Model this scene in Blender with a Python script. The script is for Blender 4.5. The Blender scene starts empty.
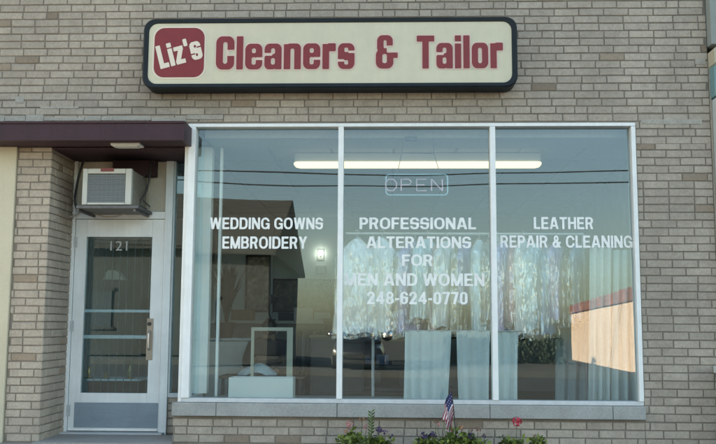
import bpy, bmesh, math, random
import numpy as np
from mathutils import Vector, Matrix
random.seed(7); rnd = random.random; PI = math.pi
sc = bpy.context.scene; C = sc.collection
# ---------------------------------------------------------------- camera
CAM = Vector((0, -7.57, 1.03)); FPX = 870.0
YAW, PITCH, ROLL = math.radians(1.956), math.radians(6.707), math.radians(0.308)
cd = bpy.data.cameras.new('camera'); cam = bpy.data.objects.new('camera', cd); C.objects.link(cam)
cd.sensor_fit = 'HORIZONTAL'; cd.sensor_width = 36; cd.lens = 36*FPX/716; cd.clip_end = 2000; cd.clip_start = .05
RM = Matrix.Rotation(YAW, 3, 'Z') @ Matrix.Rotation(PI/2+PITCH, 3, 'X') @ Matrix.Rotation(ROLL, 3, 'Z')
cam.rotation_euler = RM.to_euler(); cam.location = CAM; sc.camera = cam
# ---------------------------------------------------------------- light
SUN_EL, SUN_AZ = math.radians(22), math.radians(-55)   # the sun stands behind the shop, a little to the left (azimuth from +Y towards +X)
w = bpy.data.worlds.new('World'); sc.world = w; w.use_nodes = True
nt = w.node_tree; bg = nt.nodes['Background']; sky = nt.nodes.new('ShaderNodeTexSky')
sky.sky_type = 'NISHITA'; sky.sun_disc = False; sky.sun_elevation = SUN_EL; sky.sun_rotation = SUN_AZ
sky.air_density = 1.0; sky.dust_density = 2.0; sky.ozone_density = 1.0
nt.links.new(sky.outputs[0], bg.inputs[0]); bg.inputs[1].default_value = .07
sl = bpy.data.lights.new('sun', 'SUN'); sl.energy = 5.0; sl.angle = math.radians(.5); sl.color = (1, .93, .82)
so = bpy.data.objects.new('sun', sl); C.objects.link(so)
sdir = Vector((math.sin(SUN_AZ)*math.cos(SUN_EL), math.cos(SUN_AZ)*math.cos(SUN_EL), math.sin(SUN_EL)))
so.rotation_euler = sdir.to_track_quat('Z', 'Y').to_euler(); so.location = (-8, 12, 14)
vs = sc.view_settings; vs.view_transform = 'Standard'; vs.look = 'None'; vs.gamma = 1; vs.use_curve_mapping = False
vs.exposure = 3.2
vs.use_white_balance = True; vs.white_balance_temperature = 7600; vs.white_balance_tint = 8
try:
    sc.cycles.max_bounces = 10; sc.cycles.transparent_max_bounces = 24; sc.cycles.caustics_reflective = False; sc.cycles.caustics_refractive = False
except Exception: pass

# ---------------------------------------------------------------- helpers
def P(px, py, Y):
    """real-world point on the plane y=Y measured at a photo pixel"""
    d = RM @ Vector(((px-358)/FPX, -(py-222)/FPX, -1)); return CAM + d*((Y-CAM.y)/d.y)
def PX(px, py, Y): return P(px, py, Y).x
def PZ(px, py, Y): return P(px, py, Y).z
TILT = math.radians(.4)
def RV(px, py, dist):
    """point across the street, dist metres in front of the shop, whose mirror image shows at a pixel"""
    p = P(px, py-2*TILT*FPX, dist); return Vector((p.x, -dist, p.z))

MATS = {}
def M(name, col, rough=.6, metal=0, spec=.4, noise=None, bump=None, island=0, coat=0, emit=None, wave=None, sheen=0):
    m = bpy.data.materials.new(name); m.use_nodes = True; t = m.node_tree; N = t.nodes; L = t.links
    b = N['Principled BSDF']; b.inputs['Roughness'].default_value = rough; b.inputs['Metallic'].default_value = metal
    b.inputs['Specular IOR Level'].default_value = spec; b.inputs['Coat Weight'].default_value = coat
    if sheen: b.inputs['Sheen Weight'].default_value = sheen
    b.inputs['Base Color'].default_value = (*col, 1)
    src = None
    tc = N.new('ShaderNodeTexCoord')
    def mix(a_sock, fac, amt):
        mr = N.new('ShaderNodeMapRange'); mr.inputs[3].default_value = 1-amt; mr.inputs[4].default_value = 1+amt; L.new(fac, mr.inputs[0])
        mx = N.new('ShaderNodeMix'); mx.data_type = 'RGBA'; mx.blend_type = 'MULTIPLY'; mx.inputs[0].default_value = 1
        if a_sock is None: mx.inputs[6].default_value = (*col, 1)
        else: L.new(a_sock, mx.inputs[6])
        L.new(mr.outputs[0], mx.inputs[7]); return mx.outputs[2]
    if island:
        g = N.new('ShaderNodeNewGeometry'); src = mix(src, g.outputs['Random Per Island'], island)
    if noise:
        for sc_, am in (noise if isinstance(noise, list) else [noise]):
            n = N.new('ShaderNodeTexNoise'); n.inputs['Detail'].default_value = 6; n.inputs['Roughness'].default_value = .65
            if isinstance(sc_, tuple):
                mp = N.new('ShaderNodeMapping'); mp.inputs['Scale'].default_value = sc_; n.inputs['Scale'].default_value = 1; L.new(tc.outputs['Object'], mp.inputs[0]); L.new(mp.outputs[0], n.inputs['Vector'])
            else: n.inputs['Scale'].default_value = sc_; L.new(tc.outputs['Object'], n.inputs['Vector'])
            mr = N.new('ShaderNodeMapRange'); mr.inputs[1].default_value = .3; mr.inputs[2].default_value = .7; L.new(n.outputs[0], mr.inputs[0])
            src = mix(src, mr.outputs[0], am)
    if src: L.new(src, b.inputs['Base Color'])
    if bump:
        n = N.new('ShaderNodeTexNoise'); n.inputs['Scale'].default_value = 1; n.inputs['Detail'].default_value = 5
        mp = N.new('ShaderNodeMapping'); mp.inputs['Scale'].default_value = bump[0] if isinstance(bump[0], tuple) else (bump[0],)*3; L.new(tc.outputs['Object'], mp.inputs[0]); L.new(mp.outputs[0], n.inputs['Vector']); bp = N.new('ShaderNodeBump'); bp.inputs['Strength'].default_value = bump[1]
        bp.inputs['Distance'].default_value = bump[2] if len(bump) > 2 else .01
        L.new(n.outputs[0], bp.inputs['Height']); L.new(bp.outputs[0], b.inputs['Normal'])
    if emit: b.inputs['Emission Color'].default_value = (*emit[0], 1); b.inputs['Emission Strength'].default_value = emit[1]
    MATS[name] = m; return m

def glass(name, tint=(1, 1, 1), gain=1.0, rough=0.0, f0=.04, bump=None, gcol=(1, 1, 1)):
    m = bpy.data.materials.new(name); m.use_nodes = True; t = m.node_tree; N = t.nodes; L = t.links
    for n in list(N): N.remove(n)
    out = N.new('ShaderNodeOutputMaterial'); tr = N.new('ShaderNodeBsdfTransparent'); tr.inputs[0].default_value = (*tint, 1)
    gl = N.new('ShaderNodeBsdfGlossy'); gl.inputs['Roughness'].default_value = rough; gl.inputs['Color'].default_value = (*gcol, 1)
    lw = N.new('ShaderNodeLayerWeight'); lw.inputs[0].default_value = .5
    pw = N.new('ShaderNodeMath'); pw.operation = 'POWER'; pw.inputs[1].default_value = 5; L.new(lw.outputs['Facing'], pw.inputs[0])
    ma = N.new('ShaderNodeMath'); ma.operation = 'MULTIPLY_ADD'; ma.inputs[1].default_value = (1-f0)*gain; ma.inputs[2].default_value = f0*gain
    L.new(pw.outputs[0], ma.inputs[0]); ma.use_clamp = True
    mx = N.new('ShaderNodeMixShader'); L.new(ma.outputs[0], mx.inputs[0]); L.new(tr.outputs[0], mx.inputs[1]); L.new(gl.outputs[0], mx.inputs[2])
    if bump:
        tc = N.new('ShaderNodeTexCoord'); n = N.new('ShaderNodeTexNoise'); n.inputs['Scale'].default_value = 1; n.inputs['Detail'].default_value = bump[3]
        mp = N.new('ShaderNodeMapping'); mp.inputs['Scale'].default_value = bump[0] if isinstance(bump[0], tuple) else (bump[0],)*3; L.new(tc.outputs['Object'], mp.inputs[0]); L.new(mp.outputs[0], n.inputs['Vector']); bp = N.new('ShaderNodeBump'); bp.inputs['Strength'].default_value = bump[1]; bp.inputs['Distance'].default_value = bump[2]
        L.new(n.outputs[0], bp.inputs['Height']); L.new(bp.outputs[0], gl.inputs['Normal'])
    L.new(mx.outputs[0], out.inputs[0]); MATS[name] = m; return m

class MB:
    def __init__(s): s.v = []; s.f = []; s.m = []
    def face(s, pts, mi=0):
        n = len(s.v); s.v += [tuple(p) for p in pts]; s.f.append(tuple(range(n, n+len(pts)))); s.m.append(mi); return s
    def raw(s, v, f, mi=0):
        n = len(s.v); s.v += [tuple(p) for p in v]; s.f += [tuple(i+n for i in q) for q in f]; s.m += [mi]*len(f); return s
    def box(s, x0, x1, y0, y1, z0, z1, mi=0, ch=0):
        if x0 > x1: x0, x1 = x1, x0
        if y0 > y1: y0, y1 = y1, y0
        if z0 > z1: z0, z1 = z1, z0
        ch = min(ch, (x1-x0)*.45, (y1-y0)*.45, (z1-z0)*.45)
        if ch <= 0:
            v = [(x, y, z) for x in (x0, x1) for y in (y0, y1) for z in (z0, z1)]
            return s.raw(v, [(0, 1, 3, 2), (4, 6, 7, 5), (0, 4, 5, 1), (2, 3, 7, 6), (0, 2, 6, 4), (1, 5, 7, 3)], mi)
        bm = bmesh.new(); bmesh.ops.create_cube(bm, size=1)
        for q in bm.verts: q.co = Vector(((x0+x1)/2+q.co.x*(x1-x0), (y0+y1)/2+q.co.y*(y1-y0), (z0+z1)/2+q.co.z*(z1-z0)))
        bmesh.ops.bevel(bm, geom=bm.edges[:]+bm.verts[:], offset=ch, segments=2, affect='EDGES', profile=.6)
        return s.bm(bm, mi)
    def bm(s, bm, mi=0):
        bm.verts.index_update(); s.raw([q.co[:] for q in bm.verts], [[q.index for q in f.verts] for f in bm.faces], mi); bm.free(); return s
    def tube(s, pts, r, n=8, mi=0, cap=True):
        pts = [Vector(p) for p in pts]; R = r if isinstance(r, (list, tuple)) else [r]*len(pts); rings = []; up = None
        for i, p in enumerate(pts):
            d = (pts[min(i+1, len(pts)-1)]-pts[max(i-1, 0)]).normalized()
            if up is None: up = Vector((0, 0, 1)) if abs(d.z) < .9 else Vector((1, 0, 0))
            a = d.cross(up).normalized(); b = a.cross(d).normalized(); up = b
            rings.append([p+(a*math.cos(2*PI*k/n)+b*math.sin(2*PI*k/n))*R[i] for k in range(n)])
        return s.loft(rings, mi, cap)
    def loft(s, rings, mi=0, cap=True, closed=True):
        n = len(rings[0]); v = [q for r_ in rings for q in r_]; f = []
        for i in range(len(rings)-1):
            for k in range(n if closed else n-1):
                a, b = i*n+k, i*n+(k+1) % n; f.append((a, b, b+n, a+n))
        if cap and closed: f += [tuple(range(n-1, -1, -1)), tuple(range((len(rings)-1)*n, len(rings)*n))]
        return s.raw(v, f, mi)
    def prism(s, poly, axis, a, b, mi=0):
        """extrude a 2-D outline along an axis: 'y' takes (x,z), 'x' takes (y,z), 'z' takes (x,y)"""
        def pt(u, v, t): return {'y': (u, t, v), 'x': (t, u, v), 'z': (u, v, t)}[axis]
        return s.loft([[pt(u, v, a) for u, v in poly], [pt(u, v, b) for u, v in poly]], mi)
    def ball(s, c, r, mi=0, sz=(1, 1, 1), nu=12, nv=8):
        bm = bmesh.new(); bmesh.ops.create_uvsphere(bm, u_segments=nu, v_segments=nv, radius=r)
        for q in bm.verts: q.co = Vector((q.co.x*sz[0]+c[0], q.co.y*sz[1]+c[1], q.co.z*sz[2]+c[2]))
        return s.bm(bm, mi)

def wloc(o):
    l = Vector((0, 0, 0))
    while o: l = l+o.location; o = o.parent
    return l
def obj(name, mb, mats, parent=None, smooth=False, loc=None):
    me = bpy.data.meshes.new(name); base = wloc(parent) if parent else Vector((0, 0, 0))
    if loc is not None: base = Vector(loc)
    me.from_pydata([Vector(p)-base for p in mb.v], [], mb.f)
    for m in (mats if isinstance(mats, (list, tuple)) else [mats]): me.materials.append(m)
    if len(me.polygons): me.polygons.foreach_set('material_index', mb.m)
    bm = bmesh.new(); bm.from_mesh(me); bmesh.ops.recalc_face_normals(bm, faces=bm.faces[:]); bm.to_mesh(me); bm.free()
    if smooth:
        me.polygons.foreach_set('use_smooth', [True]*len(me.polygons))
        try: me.set_sharp_from_angle(angle=math.radians(40))
        except Exception: pass
    o = bpy.data.objects.new(name, me); C.objects.link(o)
    if parent: o.parent = parent
    if loc is not None: o.location = loc
    return o
def tag(o, label=None, cat=None, group=None, kind=None):
    if label: o['label'] = label
    if cat: o['category'] = cat
    if group: o['group'] = group
    if kind: o['kind'] = kind
    return o
def thing(name, label, cat, loc=(0, 0, 0), group=None):
    o = bpy.data.objects.new(name, None); C.objects.link(o); o.location = loc; o.empty_display_size = .2
    return tag(o, label, cat, group)
def copy_tree(o, parent=None):
    c = o.copy(); C.objects.link(c); c.parent = parent
    for ch in o.children: copy_tree(ch, c)
    return c

# ---- lettering: the built-in font, fitted to a box on the plane y
def text_mb(s, x0, x1, z0, z1, y, bold=.03, spacing=1.0, yfun=None):
    cu = bpy.data.curves.new('t', 'FONT'); cu.body = s; cu.offset = bold; cu.space_character = spacing; cu.resolution_u = 4
    o = bpy.data.objects.new('t', cu); C.objects.link(o); bpy.context.view_layer.update()
    dg = bpy.context.evaluated_depsgraph_get(); me = o.evaluated_get(dg).to_mesh()
    co = [v.co.copy() for v in me.vertices]; fs = [tuple(p.vertices) for p in me.polygons]
    o.to_mesh_clear(); bpy.data.objects.remove(o); bpy.data.curves.remove(cu)
    ax, bx = min(c.x for c in co), max(c.x for c in co); ay, by = min(c.y for c in co), max(c.y for c in co)
    out = []
    for c in co:
        x = x0+(c.x-ax)/(bx-ax)*(x1-x0); z = z0+(c.y-ay)/(by-ay)*(z1-z0); out.append((x, (yfun(z) if yfun else y), z))
    return MB().raw(out, fs)

# ---- sign lettering: heavy condensed letters cut from signed distance shapes
def rr(x0, y0, x1, y1, r=.0):
    cx, cy, hx, hy = (x0+x1)/2, (y0+y1)/2, (x1-x0)/2-r, (y1-y0)/2-r
    def f(X, Y):
        qx, qy = np.abs(X-cx)-hx, np.abs(Y-cy)-hy
        return np.hypot(np.maximum(qx, 0), np.maximum(qy, 0))+np.minimum(np.maximum(qx, qy), 0)-r
    return f
def seg(ax, ay, bx, by, t):
    def f(X, Y):
        px_, py_, dx, dy = X-ax, Y-ay, bx-ax, by-ay; h = np.clip((px_*dx+py_*dy)/(dx*dx+dy*dy), 0, 1)
        return np.hypot(px_-dx*h, py_-dy*h)-t
    return f
GL = {  # width, additions, subtractions, late additions, mask
 'C': (.60, [rr(0, 0, .60, 1, .2)], [rr(.22, .16, .38, .84, .08), rr(.37, .40, .8, .60)], []),
 'l': (.21, [rr(0, 0, .21, 1)], [], []),
 'i': (.21, [rr(0, 0, .21, .75), rr(0, .83, .21, 1)], [], []),
 'T': (.60, [rr(0, .83, .60, 1), rr(.195, 0, .405, 1)], [], []),
 'o': (.56, [rr(0, 0, .56, .77, .18)], [rr(.205, .14, .355, .63, .07)], []),
 'e': (.56, [rr(0, 0, .56, .77, .18)], [rr(.205, .48, .355, .64, .06), rr(.205, .13, .355, .37, .06), rr(.34, .27, .8, .37)], []),
 'a': (.56, [rr(0, 0, .40, .46, .14), rr(0, .32, .56, .77, .17), rr(.35, 0, .56, .6)], [rr(.205, .13, .35, .34, .06), rr(.205, .45, .35, .64, .06), rr(-.2, .40, .26, .50)], []),
 'n': (.56, [rr(0, 0, .21, .75), rr(.05, .3, .56, .77, .15), rr(.35, 0, .56, .6)], [rr(.21, -.2, .35, .63, .06), rr(.21, -.2, .35, .1)], []),
 'r': (.43, [rr(0, 0, .21, .75), rr(.17, .54, .43, .77, .03)], [], []),
 's': (.54, [rr(0, 0, .54, .77, .18)], [rr(.2, .5, .34, .65, .05), rr(.33, .47, .8, .56), rr(.2, .12, .34, .27, .05), rr(-.2, .21, .21, .30)], []),
 '&': (.70, [rr(.04, .46, .54, 1, .17), rr(0, 0, .56, .58, .19)], [rr(.24, .60, .35, .86, .05), rr(.34, .50, .8, .68), rr(.2, .15, .36, .44, .06), rr(.35, .46, .8, .7)], [rr(.36, .32, .70, .47)]),
 'L': (.46, [rr(0, 0, .21, 1), rr(0, 0, .46, .18)], [], []),
 'z': (.46, [rr(0, .60, .46, .75), rr(0, 0, .46, .16), seg(.09, .1, .36, .65, .10)], [rr(-.3, .161, -.001, .599), rr(.461, .0, .8, .8), rr(-.3, -.3, .8, -.001)], []),
 "'": (.17, [rr(0, .70, .17, 1, .03)], [], []),
}
ring_ = lambda w: ([rr(0, 0, w, 1, w*.49)], [rr(.205, .165, w-.205, .835, (w-.41)*.49)])
CAPS = {
 'O': (.82, *ring_(.82), []), 'C': (.78, [rr(0, 0, .80, 1, .39)], [rr(.205, .165, .595, .835, .19), rr(.42, .37, 1.2, .63)], []),
 'G': (.80, [rr(0, 0, .80, 1, .39)], [rr(.205, .165, .595, .835, .19), rr(.42, .48, 1.2, .66)], [rr(.43, .38, .80, .53), rr(.64, .0, .80, .53)]),
 'D': (.76, [rr(0, 0, .76, 1, .37), rr(0, 0, .4, 1)], [rr(.21, .17, .55, .83, .2), rr(.21, .17, .36, .83)], []),
 'E': (.66, [rr(0, 0, .21, 1), rr(0, .83, .64, 1), rr(0, .42, .60, .58), rr(0, 0, .66, .17)], [], []),
 'F': (.62, [rr(0, 0, .21, 1), rr(0, .83, .62, 1), rr(0, .41, .56, .57)], [], []),
 'H': (.74, [rr(0, 0, .21, 1), rr(.53, 0, .74, 1), rr(.1, .43, .6, .60)], [], []), 'I': (.21, [rr(0, 0, .21, 1)], [], []),
 'L': (.60, [rr(0, 0, .21, 1), rr(0, 0, .60, .17)], [], []),
 'M': (.90, [rr(0, 0, .19, 1), rr(.71, 0, .90, 1), seg(.11, .97, .45, -.02, .105), seg(.79, .97, .45, -.02, .105)], [], []),
 'N': (.76, [rr(0, 0, .20, 1), rr(.56, 0, .76, 1), seg(.09, 1, .67, 0, .115)], [rr(-.5, -1, -.0, 2), rr(.76, -1, 1.5, 2)], []),
 'A': (.82, [seg(.08, -.1, .37, 1.0, .105), seg(.74, -.1, .45, 1.0, .105), rr(.2, .2, .62, .36)], [], []),
 'P': (.68, [rr(0, 0, .21, 1), rr(0, .38, .68, 1, .29), rr(0, .38, .35, 1)], [rr(.21, .54, .47, .84, .14), rr(.21, .54, .33, .84)], [rr(0, 0, .21, 1)]),
 'R': (.74, [rr(0, 0, .21, 1), rr(0, .40, .70, 1, .29), rr(0, .40, .35, 1), seg(.46, .42, .64, -.12, .105)], [rr(.21, .56, .49, .84, .14), rr(.21, .56, .33, .84), rr(.21, -.2, .40, .39)], [rr(0, 0, .21, 1), seg(.46, .42, .64, -.12, .105)]),
 'B': (.73, [rr(0, .45, .69, 1, .26), rr(0, 0, .73, .57, .28), rr(0, 0, .35, 1)], [rr(.21, .60, .48, .84, .12), rr(.21, .60, .33, .84), rr(.21, .16, .52, .44, .13), rr(.21, .16, .35, .44)], []),
 'S': (.70, [rr(0, 0, .70, 1, .29)], [rr(.2, .585, .50, .84, .12), rr(.42, .575, 1, .70), rr(.2, .16, .50, .415, .12), rr(-.3, .30, .28, .425)], []),
 'T': (.68, [rr(0, .83, .68, 1), rr(.235, 0, .445, 1)], [], []),
 'Y': (.76, [seg(.06, 1.1, .38, .42, .11), seg(.70, 1.1, .38, .42, .11), rr(.275, 0, .485, .45)], [], []),
 'W': (1.08, [seg(.09, 1.1, .29, -.02, .10), seg(.29, -.02, .54, 1.0, .10), seg(.54, 1.0, .79, -.02, .10), seg(.79, -.02, .99, 1.1, .10)], [], []),
 '&': (.78, [rr(.12, .48, .56, 1, .21), rr(0, 0, .62, .58, .27), seg(.26, .62, .70, -.06, .10), seg(.48, .12, .68, .42, .08)], [rr(.29, .64, .40, .86, .05), rr(.2, .16, .36, .40, .08)], []),
 '-': (.30, [rr(0, .32, .30, .49)], [], []),
 '0': (.58, [rr(0, 0, .58, 1, .28)], [rr(.2, .16, .38, .84, .09)], []),
 '2': (.58, [rr(0, .42, .58, 1, .28)], [rr(.19, .60, .385, .84, .09), rr(-.3, .3, .31, .665)], [seg(.44, .58, .12, .1, .105), rr(0, 0, .58, .17)]),
 '4': (.66, [rr(.35, 0, .55, 1), rr(0, .20, .66, .37), seg(.09, .30, .45, .97, .085)], [], []),
 '6': (.58, [rr(0, 0, .58, 1, .28)], [rr(.2, .15, .385, .47, .09), rr(.2, .62, .385, .85, .09), rr(.37, .60, 1, .71)], []),
 '7': (.56, [rr(0, .83, .56, 1), seg(.44, .86, .20, -.12, .10)], [rr(.56, 0, 1, 1)], []),
 '8': (.60, [rr(.03, .44, .57, 1, .26), rr(0, 0, .60, .57, .28)], [rr(.205, .59, .395, .85, .09), rr(.2, .15, .40, .44, .1)], [])}
def glyphs(s, grow=0.0, gap=.075, space=.30, N=46, GL=GL, clip=False):
    """a list of flat polygons of the lettering in units of the cap height, and its width"""
    polys = []; x = 0
    for ch in s:
        if ch == ' ': x += space; continue
        wd, add, sub, late = GL[ch]; xs = np.arange(-.08, wd+.08+1e-6, 1/N); ys = np.arange(-.08, 1.08+1e-6, 1/N); X, Y = np.meshgrid(xs, ys)
        F = np.min([f(X, Y) for f in add], axis=0)
        for f in sub: F = np.maximum(F, -f(X, Y))
        for f in late: F = np.minimum(F, f(X, Y))
        if clip: F = np.maximum(F, np.maximum(-Y, Y-1))
        F = F-grow; ins = F < 0
        for j in range(len(ys)-1):
            i = 0
            while i < len(xs)-1:
                k = i
                while k < len(xs)-1 and ins[j, k] and ins[j+1, k] and ins[j, k+1] and ins[j+1, k+1]: k += 1
                if k > i:
                    polys.append([(x+xs[i], ys[j]), (x+xs[k], ys[j]), (x+xs[k], ys[j+1]), (x+xs[i], ys[j+1])]); i = k; continue
                c = [(xs[i], ys[j], F[j, i]), (xs[i+1], ys[j], F[j, i+1]), (xs[i+1], ys[j+1], F[j+1, i+1]), (xs[i], ys[j+1], F[j+1, i])]
                p = []
                for q in range(4):
                    a, b = c[q], c[(q+1) % 4]
                    if a[2] < 0: p.append((x+a[0], a[1]))
                    if (a[2] < 0) != (b[2] < 0):
                        t = a[2]/(a[2]-b[2]); p.append((x+a[0]+(b[0]-a[0])*t, a[1]+(b[1]-a[1])*t))
                if len(p) > 2: polys.append(p)
                i += 1
        x += wd+gap
    return polys, x-gap
def glyph_mb(s, x0, x1, z0, z1, y, grow=0.0, ang=0, gap=.075, space=.30):
    ps, W_ = glyphs(s, grow, gap, space); mb = MB(); cx, cz = (x0+x1)/2, (z0+z1)/2; ca, sa = math.cos(ang), math.sin(ang)
    for p in ps:
        q = []
        for u, v in p:
            dx, dz = (u/W_-.5)*(x1-x0), (v-.5)*(z1-z0); q.append((cx+dx*ca-dz*sa, y, cz+dx*sa+dz*ca))
        mb.face(q)
    return mb

def caps_mb(s, x0, x1, z0, z1, yfun):
    ps, W_ = glyphs(s, 0, .095, .34, 28, CAPS, True); mb = MB()
    for p in ps: mb.face([(x0+u/W_*(x1-x0), yfun(z0+v*(z1-z0)), z0+v*(z1-z0)) for u, v in p])
    return mb

# ---------------------------------------------------------------- materials
brick = M('brick', (.375, .325, .262), .9, spec=.15, island=.085, noise=[(1.1, .10), (9, .09), (55, .15), ((3.0, 3.0, .35), .10)], bump=(160, .35, .003))
brick_d = M('brick_dark', (.27, .215, .16), .9, spec=.15, island=.18, noise=[(60, .13)], bump=(160, .35, .003))
mortar = M('mortar', (.225, .197, .163), .95, spec=.1, noise=[(3, .2), (90, .2)], bump=(200, .5, .003))
stone = M('sill_stone', (.33, .335, .31), .85, spec=.2, noise=[(5, .12), (80, .12)], bump=(120, .3, .003))
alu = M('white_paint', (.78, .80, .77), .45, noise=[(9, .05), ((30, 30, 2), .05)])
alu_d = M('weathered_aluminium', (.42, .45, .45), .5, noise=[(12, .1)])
door_w = M('door_paint', (.66, .70, .69), .4, noise=[(4, .05), ((40, 40, 2), .05), (2, .04)])
cream = M('cream_paint', (.46, .44, .36), .6, noise=[(3, .08), (50, .05)])
pil_c = M('pilaster_paint', (.50, .46, .34), .7, noise=[(2, .08), (70, .06)], bump=(70, .25, .004))
kick = M('kick_plate_paint', (.20, .255, .29), .45, noise=[(5, .10), ((3, 3, 40), .07), (60, .06)])
bronze = M('bronze', (.30, .265, .22), .45, metal=.6, noise=[(20, .15)])
dark = M('dark_metal', (.035, .035, .035), .5, noise=[(10, .2)])
maroon = M('maroon_metal', (.034, .011, .016), .5, noise=[(2.5, .2), (40, .12), ((14, 14, .8), .2)], bump=(3, .5, .006))
maroon_d = M('maroon_soffit', (.035, .015, .018), .75, noise=[(2.5, .15)])
navy = M('sign_frame', (.008, .014, .017), .55, spec=.25, noise=[(6, .25)])
face_c = M('sign_face', (.58, .535, .385), .35, noise=[(1.5, .04), (14, .03), ((12, 12, .8), .03)])
sred = M('sign_red', (.205, .018, .020), .4, noise=[(12, .06)])
shalo = M('sign_outline', (.68, .50, .42), .4)
swhite = M('sign_white', (.72, .62, .50), .4)
vinyl = M('white_vinyl', (.80, .82, .78), .5, noise=[(25, .1)])
pane_m = glass('shop_glass', (.92, .965, .965), 1.45, bump=((.9, .9, 1.6), 1.0, .0016, 0), gcol=(.86, .97, 1.0))
door_gl = glass('door_glass', (.85, .95, .97), 1.5, gcol=(.86, .97, 1.0))
plastic_cov = glass('plastic_film', (.97, .98, .98), 1.0, .10, .15, bump=((16, 16, 5), 1.0, .065, 2))
ceil_m = M('ceiling_tile', (.42, .43, .41), .9, noise=[(30, .06)])
grid_m = M('ceiling_grid', (.22, .23, .22), .6)
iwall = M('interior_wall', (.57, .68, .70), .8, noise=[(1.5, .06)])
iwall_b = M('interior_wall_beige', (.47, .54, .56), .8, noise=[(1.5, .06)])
ifloor = M('interior_floor', (.11, .105, .09), .5, noise=[(4, .2)])
tube_m = M('lit_diffuser', (.9, .9, .85), .5, emit=((1, .83, .54), .15))
fix_m = M('fixture_metal', (.6, .6, .56), .5)
concrete = M('concrete', (.30, .29, .265), .9, spec=.2, noise=[(1.2, .12), (45, .14)], bump=(90, .3, .004))
asphalt = M('asphalt', (.045, .045, .046), .9, spec=.25, noise=[(.6, .18), (60, .3)], bump=(150, .5, .004))
black = M('black', (.02, .02, .022), .5)
steel = M('steel', (.5, .5, .48), .35, metal=.8, noise=[(8, .1)])

# ---------------------------------------------------------------- ground
def struct(name, mb, m, smooth=False): return tag(obj(name, mb, m, smooth=smooth), kind='structure')
struct('ground', MB().box(-300, 300, -300, 300, -.9, -.16), M('asphalt_lot', (.036, .036, .035), .95, noise=[(.5, .25), (20, .3)], bump=(40, .5, .01)))
mb = MB().box(-60, 60, -16, -3.25, -.158, -.13); struct('road', mb, asphalt)
mb = MB()
for i in range(-20, 21):
    for y0, y1 in ((-3.05, -1.53), (-1.52, -.0)): mb.box(i*1.5, i*1.5+1.49, y0, y1, -.12, 0, ch=.006)
mb.box(-60, 60, -3.05, 0, -.15, -.012); struct('sidewalk', mb, concrete)
mb = MB().box(-60, 60, -3.25, -3.06, -.15, .0, ch=.02); struct('kerb', mb, concrete)
mb = MB().box(-60, 60, -18.2, -16.2, -.15, .0); mb.box(-60, 60, -16.19, -16.0, -.15, .002, ch=.02); struct('far_sidewalk', mb, M('dimmed_concrete', (.06, .06, .058), .9, noise=[(2, .2), (30, .2)]))  # concrete with shade put into its colour, so it mirrors dim

# ---------------------------------------------------------------- shop building
B = thing('shop_building', 'tan brick shop building with a big three pane display window and a recessed white door', 'building')
XL, XR = -5.6, P(706, 30, 0).x           # left edge of the wall (out of view) and its right end at the next shop
XPL, XPR = PX(11, 300, 0), PX(45, 300, 0)  # brick pier beside the door
XW0, XW1 = PX(182, 395, 0), P(642, 270, 0).x
XW0 = -1.775; XW1 = 2.172
ZS, ZT = .358, 2.80                        # window bottom and top
ZSOF = P(120, 147, 0).z                    # underside of the canopy
DR = .6                                    # how far the door stands back
CR, BL, J = .0687, .219, .010
TOP = 8.2  # unseen upper wall, raised so its shadow reaches further over the street
def brick_rows(mb, tomap, u0, u1, z0, z1, holes=(), seed=1, phase=0.0):
    R = random.Random(seed); k = 0; z = z0
    while z < z1-.02:
        za, zb = z, min(z+CR-J, z1); u = u0-(BL/2 if k % 2 else 0)-R.random()*.03+phase-BL
        while u < u1:
            q = R.random(); L_ = BL*.5 if q < .09 else (BL*.75 if q < .12 else BL)
            spans = [(max(u, u0), min(u+L_-J, u1))]
            for (a, b, c, d) in holes:
                if za < d-.005 and zb > c+.005:
                    nx = []
                    for s0, s1 in spans:
                        if s1 <= a or s0 >= b: nx.append((s0, s1)); continue
                        if s0 < a: nx.append((s0, a))
                        if s1 > b: nx.append((b, s1))
                    spans = nx
            for s0, s1 in spans:
                if s1-s0 < .02: continue
                o = .006+R.random()*.003; c_ = .0035; dz = (R.random()-.5)*.003; sk = (R.random()-.5)*.0035
                mi = 1 if R.random() < .022 else 0
                A = [(s0, -.01, za+dz), (s1, -.01, za+dz+sk), (s1, -.01, zb+dz+sk), (s0, -.01, zb+dz)]
                Bq = [(s0, o-c_, za+dz), (s1, o-c_, za+dz+sk), (s1, o-c_, zb+dz+sk), (s0, o-c_, zb+dz)]
                D = [(s0+c_, o, za+dz+c_), (s1-c_, o, za+dz+sk+c_), (s1-c_, o, zb+dz+sk-c_), (s0+c_, o, zb+dz-c_)]
                v = [tomap(*p) for p in A+Bq+D]; f = [(8, 9, 10, 11)]
                for i in range(4): j = (i+1) % 4; f += [(i, j, 4+j, 4+i), (4+i, 4+j, 8+j, 8+i)]
                mb.raw(v, f, mi)
            u += L_
        z += CR; k += 1
front = lambda u, o, z: (u, -o, z)
mb = MB()
ZH = 2.86                                  # window head (brick starts above the frame)
holes = [(XL, XPL, -1, ZSOF), (XPR, XW0+.03, -1, ZSOF), (XW0-.02, XW1, .30, ZT)]
# the lower wall under the sill starts at the corner of the recess
XK0 = PX(173, 425, 0)
holes = [(XL-1, XW0+.02, -1, ZSOF), (XW0-.06, XW1, ZS-.115, ZT)]
brick_rows(mb, front, XL, XR, ZSOF+.02, TOP, [(XW0-.03, XW1+.003, -1, ZT+.002)], 3)
brick_rows(mb, front, XW1+.003, XR, .02, ZSOF+.018, [], 4, .07)
brick_rows(mb, front, XK0, XW1, .02, ZS-.115, [], 5, .03)
Bw = mb
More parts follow.
